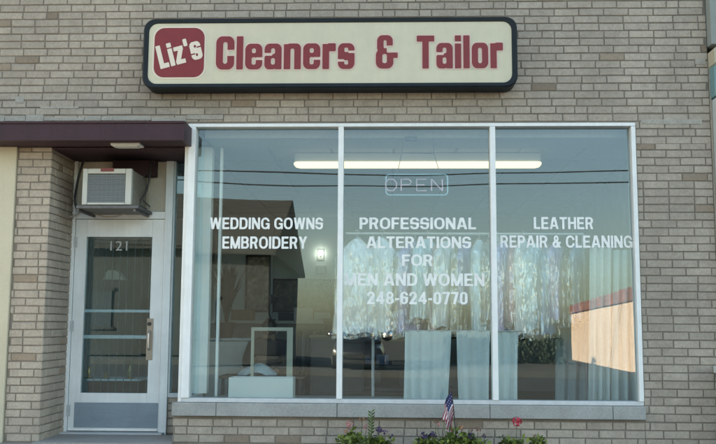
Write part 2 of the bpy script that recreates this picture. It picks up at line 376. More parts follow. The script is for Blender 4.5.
# mortar core, butted round the openings
c0 = .0
Bw.box(XL, XR, c0, .22, max(ZSOF, ZT)+.002, TOP, 2)
Bw.box(XW1, XR, c0, .22, 0, max(ZSOF, ZT), 2)
Bw.box(XK0+.004, XW1-.002, c0, .20, 0, ZS-.112, 2)
if ZSOF > ZT: Bw.box(XW0, XW1-.002, c0, .22, ZT+.004, ZSOF, 2)
# knee wall under the door side light
xkn = P(170, 320, DR).x+.002
Bw.box(xkn, XK0+.1, DR+.006, DR+.16, 0, P(176, 396, DR).z, 2)
brick_rows(Bw, lambda u, o, z: (u, DR+.006-o, z), xkn, XK0+.1, .02, P(176, 397, DR).z, [], 8)
brick_rows(Bw, lambda u, o, z: (XK0+.004-o, u, z), .01, DR, .02, ZS-.115, [], 9)
Bw.box(XL, XL+.2, .22, 9, 0, TOP, 2); Bw.box(XR-.2, XR, .22, 9, 0, TOP, 2); Bw.box(XL+.2, XR-.2, 8.8, 9, 0, TOP, 2)
# white caulk and old mortar smeared along the top of the canopy and the window head
R = random.Random(5); x = XL
while x < XR:
    l = .1+R.random()*.3; zc = P(100, 118.5, 0).z; on = x < XW0+.1 or R.random() < .0
    if on: Bw.box(x, x+l, -.014-R.random()*.004, .004, zc-.014-R.random()*.022, zc+.004+R.random()*.03, 3, ch=.005)
    x += l*1.02
for (px, py, l, h) in [(682, 122, .34, .045), (700, 62, .09, .05), (60, 108, .35, .02), (20, 100, .08, .06), (652, 122, .2, .04)]:
    q = P(px, py, 0); Bw.box(q.x-l/2, min(q.x+l/2, XR-.02), -.0125, .004, q.z-h/2, q.z+h/2, 3, ch=.004)
smear = M('old_mortar', (.37, .345, .295), .95, noise=[(6, .15), (70, .2)], bump=(60, .6, .006))
obj('brick_wall', Bw, [brick, brick_d, mortar, smear], B)
mb = MB()
mb.box(XPL, XPR-.004, .0, DR+.1, 0, ZSOF, 2)
brick_rows(mb, front, XPL, XPR, .012, ZSOF-.005, [], 11, .04)
brick_rows(mb, lambda u, o, z: (XPR-.004+o, u, z), -.004, DR+.02, .012, ZSOF-.005, [], 12, .1)
obj('brick_pier', mb, [brick, brick_d, mortar], B)
obj('painted_pilaster', MB().box(XL, XPL-.004, -.03, .22, .0, ZSOF, ch=.008), pil_c, B)
obj('roof', MB().box(XL+.2, XR-.2,   .22, 8.8, 7.7, 7.85), concrete, B)
# sill
mb = MB(); js = [PX(171.5, 410, -.05), PX(216, 410, -.05), PX(337, 410, -.05), PX(490, 410, -.05), PX(613, 410, -.05), PX(646, 410, -.05)]
for a, b in zip(js, js[1:]): mb.box(a+.002, b-.002, -.055, .19, ZS-.112, ZS-.002, ch=.006)
obj('window_sill', mb, stone, B)

# ---- display window
W = obj('shop_window', MB().box(XW0+.002, XW1-.002, -.02, .10, ZT-.03, ZT, ch=.004)
        .box(XW1-.04, XW1-.002, -.018, .10, ZS+.036, ZT-.031, ch=.004), alu, B)
obj('bottom_rail', MB().box(XW0+.002, XW1-.002, -.01, .10, ZS, ZS+.035, ch=.004), M('rail_aluminium', (.55, .57, .56), .5, noise=[(12, .1)]), W)
tag(W, 'three pane display window in a white frame')
obj('corner_post', MB().box(XW0+.002, XW0+.068, -.022, .10, ZS+.036, ZT-.031, ch=.004).box(XW0-.03, XW0, .0, .09, ZS, ZT, ch=.004), alu, W)
mx = [PX(342.6, 260, 0)-.008, PX(493.9, 260, 0)]
xm = [-.412, .923]
for x in xm: obj('mullion', MB().box(x-.024, x+.024, -.02, .10, ZS+.036, ZT-.031, ch=.004), alu, W)
gy = lambda z: .03+math.tan(TILT)*(z-ZS)
edges = [XW0+.06]+[v for x in xm for v in (x-.02, x+.02)]+[XW1-.03]
for i in range(3):
    a, b = edges[2*i], edges[2*i+1]; z0, z1 = ZS+.02, ZT-.02
    obj('pane', MB().prism([(gy(z0), z0), (gy(z1), z1), (gy(z1)+.006, z1), (gy(z0)+.006, z0)], 'x', a, b), pane_m, W)
for s, a, b, c, d in [('WEDDING GOWNS', 209.5, 323, 217.5, 229), ('EMBROIDERY', 222, 307, 236.5, 248.5),
                      ('PROFESSIONAL', 359.5, 476, 217.5, 229), ('ALTERATIONS', 366.5, 471, 236.5, 248), ('FOR', 402, 433, 254.5, 266),
                      ('MEN AND WOMEN', 344.5, 484.5, 273.5, 285.5), ('248-624-0770', 367, 467.5, 292, 304),
                      ('LEATHER', 534, 593.5, 217, 229), ('REPAIR & CLEANING', 500.5, 632.5, 235.5, 247.5)]:
    p, q = P(a, d, .03), P(b, c, .03)
    obj('lettering', caps_mb(s, p.x, q.x, p.z, q.z, lambda z: gy(z)-.0025), vinyl, W)

# ---- recess: door, side light, transom, return glass
F_ = obj('door_frame', MB(), door_w, B)
bpy.data.objects.remove(F_)
xl, xr = P(60, 320, DR).x, P(170, 320, DR).x
xd0, xd1 = P(72.5, 320, DR).x, P(162, 320, DR).x
zd0, zd1 = .035, PZ(118, 219.5, DR); ztr = PZ(118, 212, DR)
mb = MB().box(XPR-.03, xd0-.004, DR-.03, DR+.09, 0, ZSOF-.02, ch=.004).box(xd1+.004, xr, DR-.03, DR+.09, 0, ZSOF-.02, ch=.004)
mb.box(xd0-.003, xd1+.003, DR-.028, DR+.09, zd1+.004, ztr, ch=.004)
F_ = obj('door_frame', mb, door_w, B)
obj('transom_panel', MB().box(xd0-.003, xd1+.003, DR+.01, DR+.05, ztr+.001, ZSOF-.02).box(xd1-.17, xd1-.15, DR-.005, DR+.012, ztr+.001, ZSOF-.02, ch=.003), cream, F_)
obj('threshold', MB().box(xd0-.06, xd1+.06, DR-.12, DR+.1, .0, .03, ch=.008), alu_d, F_)
obj('door_step', MB().box(XPR-.02, XK0+.002, -.10, DR-.121, .0005, .018, ch=.006), concrete, B)
# door leaf
gx0, gx1 = P(84.5, 300, DR).x, P(150.5, 300, DR).x; gz0, gz1 = PZ(118, 393, DR), PZ(118, 237, DR)
yA, yB = DR-.012, DR+.034
mb = MB().box(xd0, gx0, yA, yB, zd0, zd1, ch=.003).box(gx1, xd1, yA, yB, zd0, zd1, ch=.003)
mb.box(gx0+.001, gx1-.001, yA, yB, gz1, zd1-.001, ch=.003).box(gx0+.001, gx1-.001, yA, yB, zd0+.001, gz0, ch=.003)
D = obj('door', mb, door_w, B); tag(D, 'white glazed shop door with a grey kick plate')
obj('glass', MB().box(gx0, gx1, DR+.008, DR+.014, gz0, gz1), door_gl, D)
kz = PZ(118, 402.5, DR)
obj('kick_plate', MB().box(PX(74.5, 420, DR), PX(158, 420, DR), yA-.006, yA-.001, zd0+.03, kz, ch=.002), kick, D)
obj('weather_strip', MB().box(xd0+.01, xd1-.01, yA-.014, yA-.001, zd0+.002, zd0+.022, ch=.003), alu, D)
mb = MB().box(gx0-.005, gx1+.005, DR+.040, DR+.048, gz1-.02, gz1-.005)
for i in range(9):
    x = gx0+.03+i*(gx1-gx0-.06)/8; mb.box(x-.003, x+.003, DR+.0405, DR+.0465, gz0+.0, gz1-.0205)
obj('blind_cords', mb, M('blind_cord', (.07, .08, .08), .7), D)
for zz, h in ((PZ(118, 311, DR), .028), (PZ(118, 337, DR), .034)):
    obj('push_bar', MB().box(gx0-.01, gx1+.01, DR+.018, DR+.037, zz-h/2, zz+h/2, ch=.006), alu_d, D)
hx = PX(150.5, 340, DR)
H = obj('handle', MB().box(hx-.034, hx+.026, yA-.008, yA-.001, PZ(150, 360, DR), PZ(150, 318.5, DR), ch=.003), bronze, D)
hz = PZ(150, 340, DR)
obj('pull', MB().tube([(hx-.005, yA-.008, hz-.09), (hx-.005, yA-.045, hz-.07), (hx-.005, yA-.052, hz), (hx-.005, yA-.045, hz+.06), (hx-.005, yA-.008, hz+.08)], .009), steel, H, smooth=True)
obj('lock', MB().tube([(hx-.01, yA-.007, hz+.15), (hx-.01, yA-.018, hz+.15)], .018, 14), dark, H)
for zz in (zd1-.22, 1.0, .22):
    obj('hinge', MB().tube([(xd0-.004, yA-.012, zz-.05), (xd0-.004, yA-.012, zz+.05)], .009).box(xd0-.03, xd0+.02, yA-.006, yA-.0005, zz-.05, zz+.05), alu_d, D)
p, q = P(110, 250.5, DR), P(127.5, 241, DR)
obj('house_number', text_mb('121', p.x, q.x, p.z, q.z, DR+.005, .004, 1.05), M('faded_vinyl', (.34, .36, .35), .6), D)
# side light and return glass wall of the recess
xs1 = XW0-.03
zsl = P(176, 393, DR).z
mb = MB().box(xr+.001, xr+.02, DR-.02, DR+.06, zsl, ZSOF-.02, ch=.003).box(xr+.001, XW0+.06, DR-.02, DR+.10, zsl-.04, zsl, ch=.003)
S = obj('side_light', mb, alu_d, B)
obj('inner_post', MB().box(XW0-.005, XW0+.10, DR-.03, DR+.08, zsl, 2.71, ch=.004), alu, S)
obj('pane', MB().box(xr+.02, XW0-.005, DR+.01, DR+.016, zsl, ZSOF-.02), door_gl, S)
obj('pane', MB().box(XW0+.02, XW0+.026, .10, DR-.03, zsl, ZT-.03), door_gl, S)
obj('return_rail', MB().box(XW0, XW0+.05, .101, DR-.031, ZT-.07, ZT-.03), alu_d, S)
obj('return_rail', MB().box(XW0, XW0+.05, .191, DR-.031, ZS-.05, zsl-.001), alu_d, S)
obj('bead', MB().box(XW0+.17, XW0+.195, DR-.0, DR+.05, ZS, 2.71, ch=.003), alu, S)
# recess ceiling
obj('recess_ceiling', MB().box(XPR-.03, XW0, .001, DR+.10, ZSOF-.018, ZSOF-.004), maroon_d, B)

# ---- interior shell
IX0, IX1, IY, IZ = -3.6, 3.4, 6.2, 2.72
obj('interior_wall', MB().box(IX0, IX1, IY, IY+.1, 0, IZ), iwall, B)
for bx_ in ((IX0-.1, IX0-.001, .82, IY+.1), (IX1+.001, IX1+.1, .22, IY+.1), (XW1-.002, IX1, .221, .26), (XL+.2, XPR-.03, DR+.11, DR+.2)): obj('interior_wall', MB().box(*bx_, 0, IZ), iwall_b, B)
obj('interior_floor', MB().box(XW0+.06, IX1+.1, .201, DR+.1, -.02, .012).box(IX0-.1, IX1+.1, DR+.1001, IY+.1, -.02, .012), ifloor, B)
mb = MB().box(IX0-.1, IX1+.1, DR+.101, IY+.1, IZ, IZ+.08, 0).box(XW0+.1, IX1+.1, .221, DR+.10, IZ, IZ+.08, 0)
for i in range(12):
    x = IX0+i*.61
    if x < IX1: mb.box(x-.012, x+.012, DR+.11, IY, IZ-.006, IZ-.001, 1)
for j in range(1, 10):
    y = DR+.11+j*.61; mb.box(IX0, IX1, y-.012, y+.012, IZ-.007, IZ-.0015, 1)
obj('ceiling', mb, [ceil_m, grid_m], B)
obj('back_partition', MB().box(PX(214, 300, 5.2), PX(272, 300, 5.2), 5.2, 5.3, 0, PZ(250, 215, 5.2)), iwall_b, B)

# ---------------------------------------------------------------- canopy
YC = -.30; zc0 = PZ(100, 140.5, YC); zc1 = PZ(100, 121, YC); xc1 = PX(184.5, 130, YC)
K = thing('canopy', 'flat maroon metal canopy over the shop door', 'canopy', (XPR, 0, ZSOF))
obj('fascia', MB().box(XL, xc1, YC, YC+.03, zc0, zc1, ch=.006).box(XL, xc1-.001, YC-.012, YC-.001, zc1-.022, zc1-.002, ch=.003)
    .box(xc1-.03, xc1-.0005, YC+.031, -.016, zc0+.002, zc1-.001, ch=.004), maroon, K)
obj('soffit', MB().box(XL, xc1-.032, YC+.031, -.015, zc0+.006, zc0+.02).box(XL, xc1-.032, YC+.031, -.016, zc1-.03, zc1-.012), maroon_d, K)
q = P(128, 149, -.1)
lg = obj('ceiling_light', MB().box(q.x-.13, q.x+.13, -.19, -.05, zc0-.016, zc0+.005, ch=.006), fix_m, K)
obj('lens', MB().box(q.x-.10, q.x+.10, -.17, -.07, zc0-.024, zc0-.0165, ch=.004), M('frosted_lens', (.62, .62, .55), .3), lg)

# ---------------------------------------------------------------- sign
YS = -.20
def rrect(x0, x1, z0, z1, r, n=6, cut=False):
    out = []
    for cx, cz, a0 in ((x1-r, z1-r, 0), (x0+r, z1-r, 90), (x0+r, z0+r, 180), (x1-r, z0+r, 270)):
        for i in range(n+1):
            a = math.radians(a0+90*i/n); out.append((cx+r*math.cos(a), cz+r*math.sin(a)))
    return out
a, b = P(141.5, 88, YS), P(517, 16, YS); x0, z0, x1, z1 = a.x, a.z, b.x, b.z
z0 = (z0+P(517, 87, YS).z)/2; z1 = (z1+P(141, 19, YS).z)/2
SG = thing('shop_sign', 'long cream sign box reading Cleaners and Tailor in red with a dark frame', 'sign', ((x0+x1)/2, 0, z0))
mb = MB(); outer = rrect(x0, x1, z0, z1, .10); inner = rrect(x0+.046, x1-.046, z0+.040, z1-.040, .08)
n = len(outer)
ring = lambda P_, y: [(u, y, v) for u, v in P_]
o2 = rrect(x0+.012, x1-.012, z0+.012, z1-.012, .09)
mb.loft([ring(outer, -.012), ring(outer, YS+.012), ring(o2, YS), ring(inner, YS+.004), ring(inner, YS+.03)], 0, True)
obj('cabinet', mb, navy, SG, smooth=True)
obj('sign_face', MB().prism(rrect(x0+.048, x1-.048, z0+.042, z1-.042, .078), 'y', YS+.012, YS+.029), face_c, SG)
yf = YS+.012
a, b = P(153.5, 77.5, yf), P(205, 28, yf)
obj('emblem_border', MB().prism(rrect(a.x-.014, b.x+.014, a.z-.014, b.z+.014, .10), 'y', yf-.003, yf-.0005), swhite, SG)
EM = obj('emblem', MB().prism(rrect(a.x, b.x, a.z, b.z, .09), 'y', yf-.006, yf-.0032), sred, SG)
a, b = P(157.5, 64, yf), P(201.5, 41, yf)
obj('lettering', glyph_mb("Liz's", a.x, b.x, a.z, b.z, yf-.009, .015, math.radians(15), .1), swhite, EM)
for s, a, b, c, d in (('Cleaners', 216, 354.5, 36, 69.5), ('&', 376, 397.5, 35.5, 68.5), ('Tailor', 417, 502.5, 35.5, 68.5)):
    p, q = P(a, d, yf), P(b, c, yf)
    obj('lettering', glyph_mb(s, p.x, q.x, p.z, q.z, yf-.006, .006, 0, .085), sred, SG)
    obj('lettering_outline', glyph_mb(s, p.x, q.x, p.z, q.z, yf-.003, .042, 0, .085), shalo, SG)

# ---------------------------------------------------------------- air conditioner over the door
ya = .10; a, b = P(81.5, 204.5, ya), P(132, 168.5, ya)
A = thing('air_conditioner', 'boxy window air conditioner with white front sticking out above the door', 'air conditioner', ((a.x+b.x)/2, .3, a.z))
obj('casing', MB().box(a.x+.01, b.x-.004, ya+.05, DR+.05, a.z+.005, b.z-.005, ch=.01), M('ac_case', (.27, .26, .215), .6, noise=[(6, .2), (30, .15)]), A)
mb = MB().box(a.x, a.x+.045, ya, ya+.049, a.z, b.z, ch=.006).box(b.x-.055, b.x, ya, ya+.049, a.z, b.z, ch=.006)
mb.box(a.x+.046, b.x-.056, ya, ya+.049, b.z-.045, b.z, ch=.006).box(a.x+.046, b.x-.056, ya, ya+.049, a.z, a.z+.02, ch=.006)
obj('front_frame', mb, M('ac_white', (.50, .51, .46), .5, noise=[(5, .06)]), A)
mb = MB(); nz = 17
for i in range(nz):
    z = a.z+.025+i*(b.z-a.z-.075)/nz; mb.box(a.x+.046, b.x-.056, ya+.012, ya+.03, z, z+.010)
for i in range(9):
    x = a.x+.05+i*(b.x-a.x-.115)/8; mb.box(x, x+.004, ya+.009, ya+.0118, a.z+.021, b.z-.046)
mb.box(a.x+.046, b.x-.056, ya+.036, ya+.04, a.z+.021, b.z-.046)
obj('grille', mb, M('ac_grille', (.20, .225, .23), .5), A)
cx = (a.x+b.x)/2
obj('badge', MB().box(cx-.06, cx+.06, ya-.006, ya-.001, b.z-.028, b.z+.004, ch=.002), M('badge_red', (.20, .05, .04), .4), A)
obj('support_tray', MB().box(a.x-.05, b.x+.07, ya+.0, DR-.032, a.z-.034, a.z-.006, ch=.005).box(a.x-.05, a.x-.03, ya+.02, DR-.032, a.z-.06, a.z-.035).box(b.x+.02, b.x+.04, ya+.02, DR-.032, a.z-.06, a.z-.035), M('tray', (.12, .12, .115), .6, noise=[(15, .3)]), A)
obj('dark_panel', MB().box(a.x+.14, b.x+.10, .50, DR+.009, b.z+.002, ZSOF-.025, ch=.004), maroon_d, A)  # plain dark box standing in for the dark gap above the casing
def cable(label, pts, r, m, cat='cable'):
    P3 = [Vector(p) for p in pts]; out = []
    for i in range(len(P3)-1):
        p0, p1, p2, p3 = P3[max(i-1, 0)], P3[i], P3[i+1], P3[min(i+2, len(P3)-1)]
        for k in range(6):
            t = k/6; out.append(.5*((2*p1)+(-p0+p2)*t+(2*p0-5*p1+4*p2-p3)*t*t+(-p0+3*p1-3*p2+p3)*t**3))
    out.append(P3[-1]); mb = MB().tube(out, r, 6)
    return tag(obj('cable', mb, m, smooth=True, loc=P3[0]), label, cat)
cable('dark cable hanging down the left side of the air conditioner', [P(84, 160, .5), P(80, 172, .45), P(76, 190, .4), P(75, 203, .35), P(79, 211, .5)], .011, dark)
cable('dark cable hanging down the right side of the air conditioner', [P(152, 159, .5), P(150, 175, .45), P(146, 192, .42), P(139, 204, .4), P(146, 209, .5)], .010, dark)
cable('second thin dark cable looped behind the right side of the air conditioner', [P(149, 164, .52), P(143, 180, .5), P(140, 195, .5), P(150, 207, .52)], .006, dark)
cable('pale cord drooping under the air conditioner tray', [P(75, 208, .54), P(88, 212, .5), P(108, 217, .48), P(124, 214, .5), P(130, 208, .54)], .007, M('pale_cord', (.42, .40, .34), .6))
cable('pale cord running from the brick pier to the door frame', [(XPR+.012, .1, PZ(47, 218, .1)), P(60, 219, .3), P(70, 217, .5), P(80, 213, .55)], .007, MATS['pale_cord'])

# ---------------------------------------------------------------- next shop on the right
Nb = thing('next_shop', 'pale front of the neighbouring shop at the right edge with a teal panel', 'building', (XR, 0, 0))
xn = XR+.004; xt = max(xn+.01, PX(708, 80, -.11)); xq = max(xn+.02, PX(711, 200, -.10))
obj('upper_panel', MB().box(xn, xn+2.5, -.10, .6, PZ(710, 44, -.1), TOP, ch=.01), M('grey_panel', (.25, .27, .245), .6, noise=[(3, .1)]), Nb)
zt0 = PZ(710, 60, -.14)
mb = MB().prism([(xn, zt0-.03), (xn+.4, zt0+.22), (xn+2.5, zt0+.22), (xn+2.5, zt0+.36), (xn+.4, zt0+.36), (xn, zt0+.10)], 'y', -.16, .55)
obj('trim_band', mb, M('beige_trim', (.44, .39, .28), .6), Nb)
obj('teal_panel', MB().box(xt, xn+2.5, -.11, .6, PZ(710, 96, -.1), zt0-.035, ch=.008), M('teal_panel', (.15, .27, .27), .5, noise=[(3, .1)]), Nb)
obj('pilaster', MB().box(xq, xn+2.5, -.10, .6, 0, PZ(710, 96.5, -.1), ch=.02), M('pale_pilaster', (.44, .48, .46), .6, noise=[(3, .1)]), Nb)
obj('brick_edge', MB().box(xn, xn+.018, -.006, .3, 0, zt0-.04), brick, Nb)
U = thing('utility_box', 'pale utility cabinet standing against the wall at the lower right edge', 'utility box', (PX(714, 400, -.2)+.14, -.2, 0))
q = P(712.5, 371, -.32); q.x = P(713.5, 371, -.02).x+.03
obj('cabinet', MB().box(q.x, q.x+.4, -.32, -.03, .0, q.z-.03, ch=.01), M('pale_metal', (.50, .55, .52), .5, noise=[(5, .1)]), U)
obj('lid', MB().prism([(-.36, q.z-.029), (-.36, q.z-.005), (-.02, q.z+.03), (-.02, q.z-.029)], 'x', q.x-.03, q.x+.43), MATS['pale_metal'], U)

# ---------------------------------------------------------------- hanging lights and the neon sign
yl = .95; a, b = P(294, 169.5, yl), P(541, 159.5, yl)
Lf = thing('fluorescent_light', 'long lit fluorescent ceiling fixture behind the top of the display window', 'ceiling light', ((a.x+b.x)/2, yl, b.z))
zz = (a.z+b.z)/2
rings = []
for x, s in ((a.x, .35), (a.x+.02, .8), (a.x+.06, 1), (b.x-.06, 1), (b.x-.02, .8), (b.x, .35)):
    rings.append([(x, yl+.075*s*math.cos(t), zz+.012+.05*s*math.sin(t)) for t in [PI+PI*k/10 for k in range(11)]]+[(x, yl+.075*s, zz+.016), (x, yl-.075*s, zz+.016)])
obj('diffuser', MB().loft(rings), tube_m, Lf, smooth=True)
obj('housing', MB().box(a.x+.01, b.x-.01, yl-.06, yl+.06, zz+.018, IZ-.008, ch=.006), fix_m, Lf)

yn = .16
Nn = thing('neon_sign', 'unlit neon OPEN sign hanging inside the centre pane', 'neon sign', P(415, 185, yn))
rose = M('unlit_pink_tube', (.62, .36, .44), .25, coat=.5); cyan = M('unlit_blue_tube', (.27, .44, .48), .25, coat=.5)
p, q = P(386, 195, yn), P(447.5, 174.5, yn)
loop = [(u, yn, v) for u, v in rrect(p.x, q.x, p.z, q.z, .03, 5)]; obj('border_tube', MB().tube(loop+[loop[0]], .0065, 8), cyan, Nn, smooth=True)
p, q = P(384.5, 191, yn), P(444, 179.5, yn); lw = (q.x-p.x)
def nt_(pts): return [(p.x+u*lw, yn-.012, p.z+v*(q.z-p.z)) for u, v in pts]
E_ = {'O': [[(.02, .3), (.02, .7), (.07, 1), (.15, 1), (.2, .7), (.2, .3), (.15, 0), (.07, 0), (.02, .3)]],
      'P': [[(.28, 0), (.28, 1), (.40, 1), (.45, .8), (.43, .55), (.28, .5)]],
      'E': [[(.70, 1), (.54, 1), (.54, 0), (.70, 0)], [(.54, .52), (.67, .52)]], 'N': [[(.79, 0), (.79, 1)], [(.79, 1), (.97, 0)], [(.97, 0), (.97, 1)]]}
for k, ss in E_.items():
    mb = MB()
    for s in ss: mb.tube(nt_(s), .006, 8)
    obj('letter_tube', mb, rose, Nn, smooth=True)
mb = MB().tube([P(397, 174, yn), P(402, 153, yn), P(402.5, 138, yn)], .0035, 6).tube([P(440, 174, yn), P(434, 154, yn), P(433, 138, yn)], .0035, 6).tube([P(402, 153, yn), P(434, 153.5, yn)], .003, 6)
obj('hanging_wire', mb, dark, Nn)
obj('transformer', MB().box(PX(405, 140, yn), PX(417, 140, yn), yn-.02, yn+.03, PZ(410, 141, yn), PZ(410, 137, yn), ch=.004), dark, Nn)

# ---------------------------------------------------------------- garments
def garment_mb(w, t, L, shoulder=.09, flare=1.0, seed=0, sleeves=False, grow=0, tent=.0):
    R = random.Random(seed); n = 36; rings = []; ph = R.random()*6; k1, k2 = R.choice((4, 5, 6)), R.choice((8, 9, 11))
    zs = [0, .012, .03, .05, .07, .10, .14, .2, .28, .38, .48, .58, .68, .78, .88, .95, 1.0]
    for f in zs:
        z = -f*L; drop = f*L
        s = min(1, drop/shoulder) if shoulder else 1
        ww = (.16+.84*s**.8)*w/2*(1+(flare-1)*f); tt = t/2*(.45+.55*min(1, drop/.12))*(1+(flare-1)*.5*f)
        ring = []
        for k in range(n):
            a = 2*PI*k/n; amp = .16*f
            wv = 1+amp*(math.sin(k1*a+ph+f*1.5)*.55+math.sin(k2*a+ph*2-f)*.45)
            ring.append((ww*wv*math.cos(a)+grow*math.cos(a), tt*(wv+ (wv-1)*1.4)*math.sin(a)+grow*math.sin(a), z+(.012*math.sin(5*a+ph) if f == 1 else 0)))
        rings.append(ring)
    return MB().loft(rings, cap=True)
def xf(mb, loc, rz):
    c, s = math.cos(rz), math.sin(rz); mb.v = [(loc[0]+x*c-y*s, loc[1]+x*s+y*c, loc[2]+z) for x, y, z in mb.v]; return mb
hang_m = M('hanger_wire', (.45, .45, .44), .35, metal=.7)
def fab(name, c): return M(name, tuple(min(.85, v*1.25) for v in c), .85, spec=.2, noise=[(7, .10), ((22, 22, 2.5), .10)], bump=((22, 22, 3), .45, .04), sheen=.1)
FB = {'white': fab('white_cloth', (.68, .72, .74)), 'ice': fab('ice_blue_cloth', (.48, .62, .68)), 'lilac': fab('lilac_cloth', (.34, .31, .56)),
      'grey': fab('grey_cloth', (.20, .22, .23)), 'tan': fab('tan_cloth', (.30, .26, .19)), 'dark': fab('dark_cloth', (.04, .045, .055)),
      'blue': fab('blue_cloth', (.14, .27, .44)), 'rose': fab('rose_cloth', (.54, .29, .36)), 'teal': fab('teal_cloth', (.28, .42, .42))}
def garment(name, label, cat, px, pytop, pybot, Y, w, t, rz, col, group, cover=True, shoulder=.09, flare=1.05, seed=0):
    top = P(px, pytop, Y); L = top.z-PZ(px, pybot, Y)
    g = thing(name, label, cat, top, group)
    obj('cloth', xf(garment_mb(w, t, L, shoulder, flare, seed), top, rz), FB[col], g, smooth=True)
    c, s = math.cos(rz), math.sin(rz)
    T = lambda x, z: (top.x+x*c, top.y+x*s, top.z+z)
    obj('hanger', MB().tube([T(-w*.42, -shoulder*.8), T(0, -.005), T(w*.42, -shoulder*.8)], .004, 6).tube([T(0, -.006), T(0, .03), T(.02, .05), T(.02, .075), T(0, .085), T(-.015, .07)], .003, 6), hang_m, g)
    if cover: obj('plastic_cover', xf(garment_mb(w+.02, t+.05, L+.06, shoulder, flare, seed+50, grow=.012), (top.x, top.y, top.z+.012), rz), plastic_cov, g, smooth=True)
    return g
YG = .72
GR = 'garments hanging in the display window'
garment('bagged_coat', 'broad white bagged coat hanging at the left end of the clothes row', 'coat', 357, 239, 333, YG-.1, .36, .12, .1, 'white', GR, True, .16, 1.08, 1)
garment('bagged_coat', 'white bagged coat second from the left in the clothes row, behind the telephone number', 'coat', 382, 238, 331, YG-.05, .30, .12, -.15, 'white', GR, True, .15, 1.1, 2)
row = [(404, 244, 312, 'grey', .34, .13, 1.0, 'dark grey'), (414, 243, 333, 'lilac', .40, .10, .75, 'lilac'), (427, 240, 318, 'ice', .42, .12, .9, 'pale blue'),
       (437, 246, 331, 'rose', .30, .10, 1.3, 'dusty pink'), (446, 241, 326, 'white', .40, .11, .95, 'bright white'), (459, 244, 332, 'tan', .36, .10, 1.1, 'tan'),
       (467, 243, 305, 'lilac', .40, .12, .7, 'lilac grey'), (479, 241, 331, 'ice', .34, .12, 1.2, 'ice blue'), (488, 243, 322, 'grey', .30, .10, 1.1, 'mid grey')]
spots = ['just right of the white coats', 'right of the dark grey one beside the white coats', 'under the word FOR', 'hanging beneath the middle of the word WOMEN', 'near the middle of the centre pane', 'behind the last digits of the telephone number', 'left of an ice blue one in the centre pane', 'near the right end of the centre pane', 'beside the right mullion of the centre pane']
for i, (px, t_, b_, c_, w_, th, rz, nm) in enumerate(row):
    garment('bagged_garment', '%s garment in clear plastic, %s' % (nm, spots[i]), 'garment', px, t_+random.uniform(-1, 2), b_+random.uniform(-2, 2), YG+random.uniform(-.05, .05), w_, th, rz, c_, GR, True, .11, 1.05, 10+i)
row = [(503, 241, 338, 'lilac', .8, 'lilac', 'just right of the second mullion'), (514, 244, 322, 'rose', 1.2, 'pinkish', 'second in the right pane'),
       (523, 240, 336, 'white', 1.0, 'white', 'third in the right pane'), (535, 243, 329, 'ice', .6, 'pale blue', 'below the word LEATHER, the widest there'),
       (547, 245, 334, 'blue', 1.2, 'blue', 'under the middle of the word LEATHER'), (556, 241, 318, 'lilac', .9, 'violet grey', 'left of the dark ones in the right pane'),
       (567, 246, 322, 'dark', 1.25, 'black', 'hanging just above the pale right curtains'), (577, 243, 318, 'blue', 1.0, 'slate blue', 'last before the tall curtains')]
for i, (px, t_, b_, c_, rz, nm, sp) in enumerate(row):
    garment('bagged_garment', '%s garment in clear plastic, %s' % (nm, sp), 'garment', px, t_+random.uniform(-1, 2), b_+random.uniform(-2, 2), YG+random.uniform(-.05, .05), .34, .11, rz, c_, GR, True, .11, 1.05, 30+i)
zr = PZ(420, 237, YG)
RL = thing('garment_rail', 'steel rail carrying the row of bagged clothes', 'clothes rail', (PX(460, 300, YG), YG, 0))
xa, xb = PX(346, 240, YG), PX(584, 240, YG)
obj('rail', MB().tube([(xa, YG, zr+.03), (xb, YG, zr+.03)], .013, 10), steel, RL)
for x in (PX(373, 350, YG), PX(500, 350, YG), xb): obj('upright', MB().tube([(x, YG+.03, .02), (x, YG+.03, zr+.03)], .015, 10), alu_d, RL)

# curtains
def curtain(label, px0, px1, pyt, pyb, Y, folds, amp, m, seed, pxb0=None, pxb1=None):
    R = random.Random(seed); a, b = P(px0, pyt, Y), P(px1, pyt, Y); zb = PZ(px0, pyb, Y) if pyb else ZS+.0; nu, nv = folds*10+1, 14; mb = MB(); ph = [R.random()*.8 for _ in range(folds+2)]
    x0b = PX(pxb0, pyb or 400, Y) if pxb0 else a.x; x1b = PX(pxb1, pyb or 400, Y) if pxb1 else b.x
    rows = []
    for j in range(nv+1):
        v = j/nv; z = a.z+(zb-a.z)*v; r = []
        for i in range(nu):
            u = i/(nu-1); xx = (a.x+(b.x-a.x)*u)*(1-v)+(x0b+(x1b-x0b)*u)*v; k = u*folds
            yy = amp*1.5*(.45+.55*v)*math.sin(2*PI*k+ph[int(k)]*math.sin(PI*(k % 1))+.5*math.sin(3*v+seed))
            r.append(Vector((xx+.004*math.sin(3*v+seed), Y+yy, z)))
        rows.append(r)
    fr = [r for r in rows]; bk = [[p+Vector((0, .004, 0)) for p in r] for r in rows]
    mb.loft([f+bq[::-1] for f, bq in zip(fr, bk)], 0, True)
    return tag(obj('curtain', mb, m, smooth=True, loc=((a.x+b.x)/2, Y, zb)), label, 'curtain', 'pale curtains inside the display window')
cur = M('pale_curtain', (.56, .63, .62), .8, spec=.2, noise=[(3, .06), (40, .04)], bump=(30, .2, .01))
cur2 = M('pale_curtain_blue', (.50, .59, .59), .8, spec=.2, noise=[(3, .06), (40, .04)], bump=(30, .2, .01))
zb_ = 402
curtain('broad pale half curtain right of the dark interior in the centre pane', 404.5, 451, 331, zb_, .30, 4, .016, cur, 1, 404, 448)
curtain('narrow pale half curtain beside the second mullion in the centre pane', 456, 489.5, 331, zb_, .30, 3, .014, cur, 2, 459, 489)
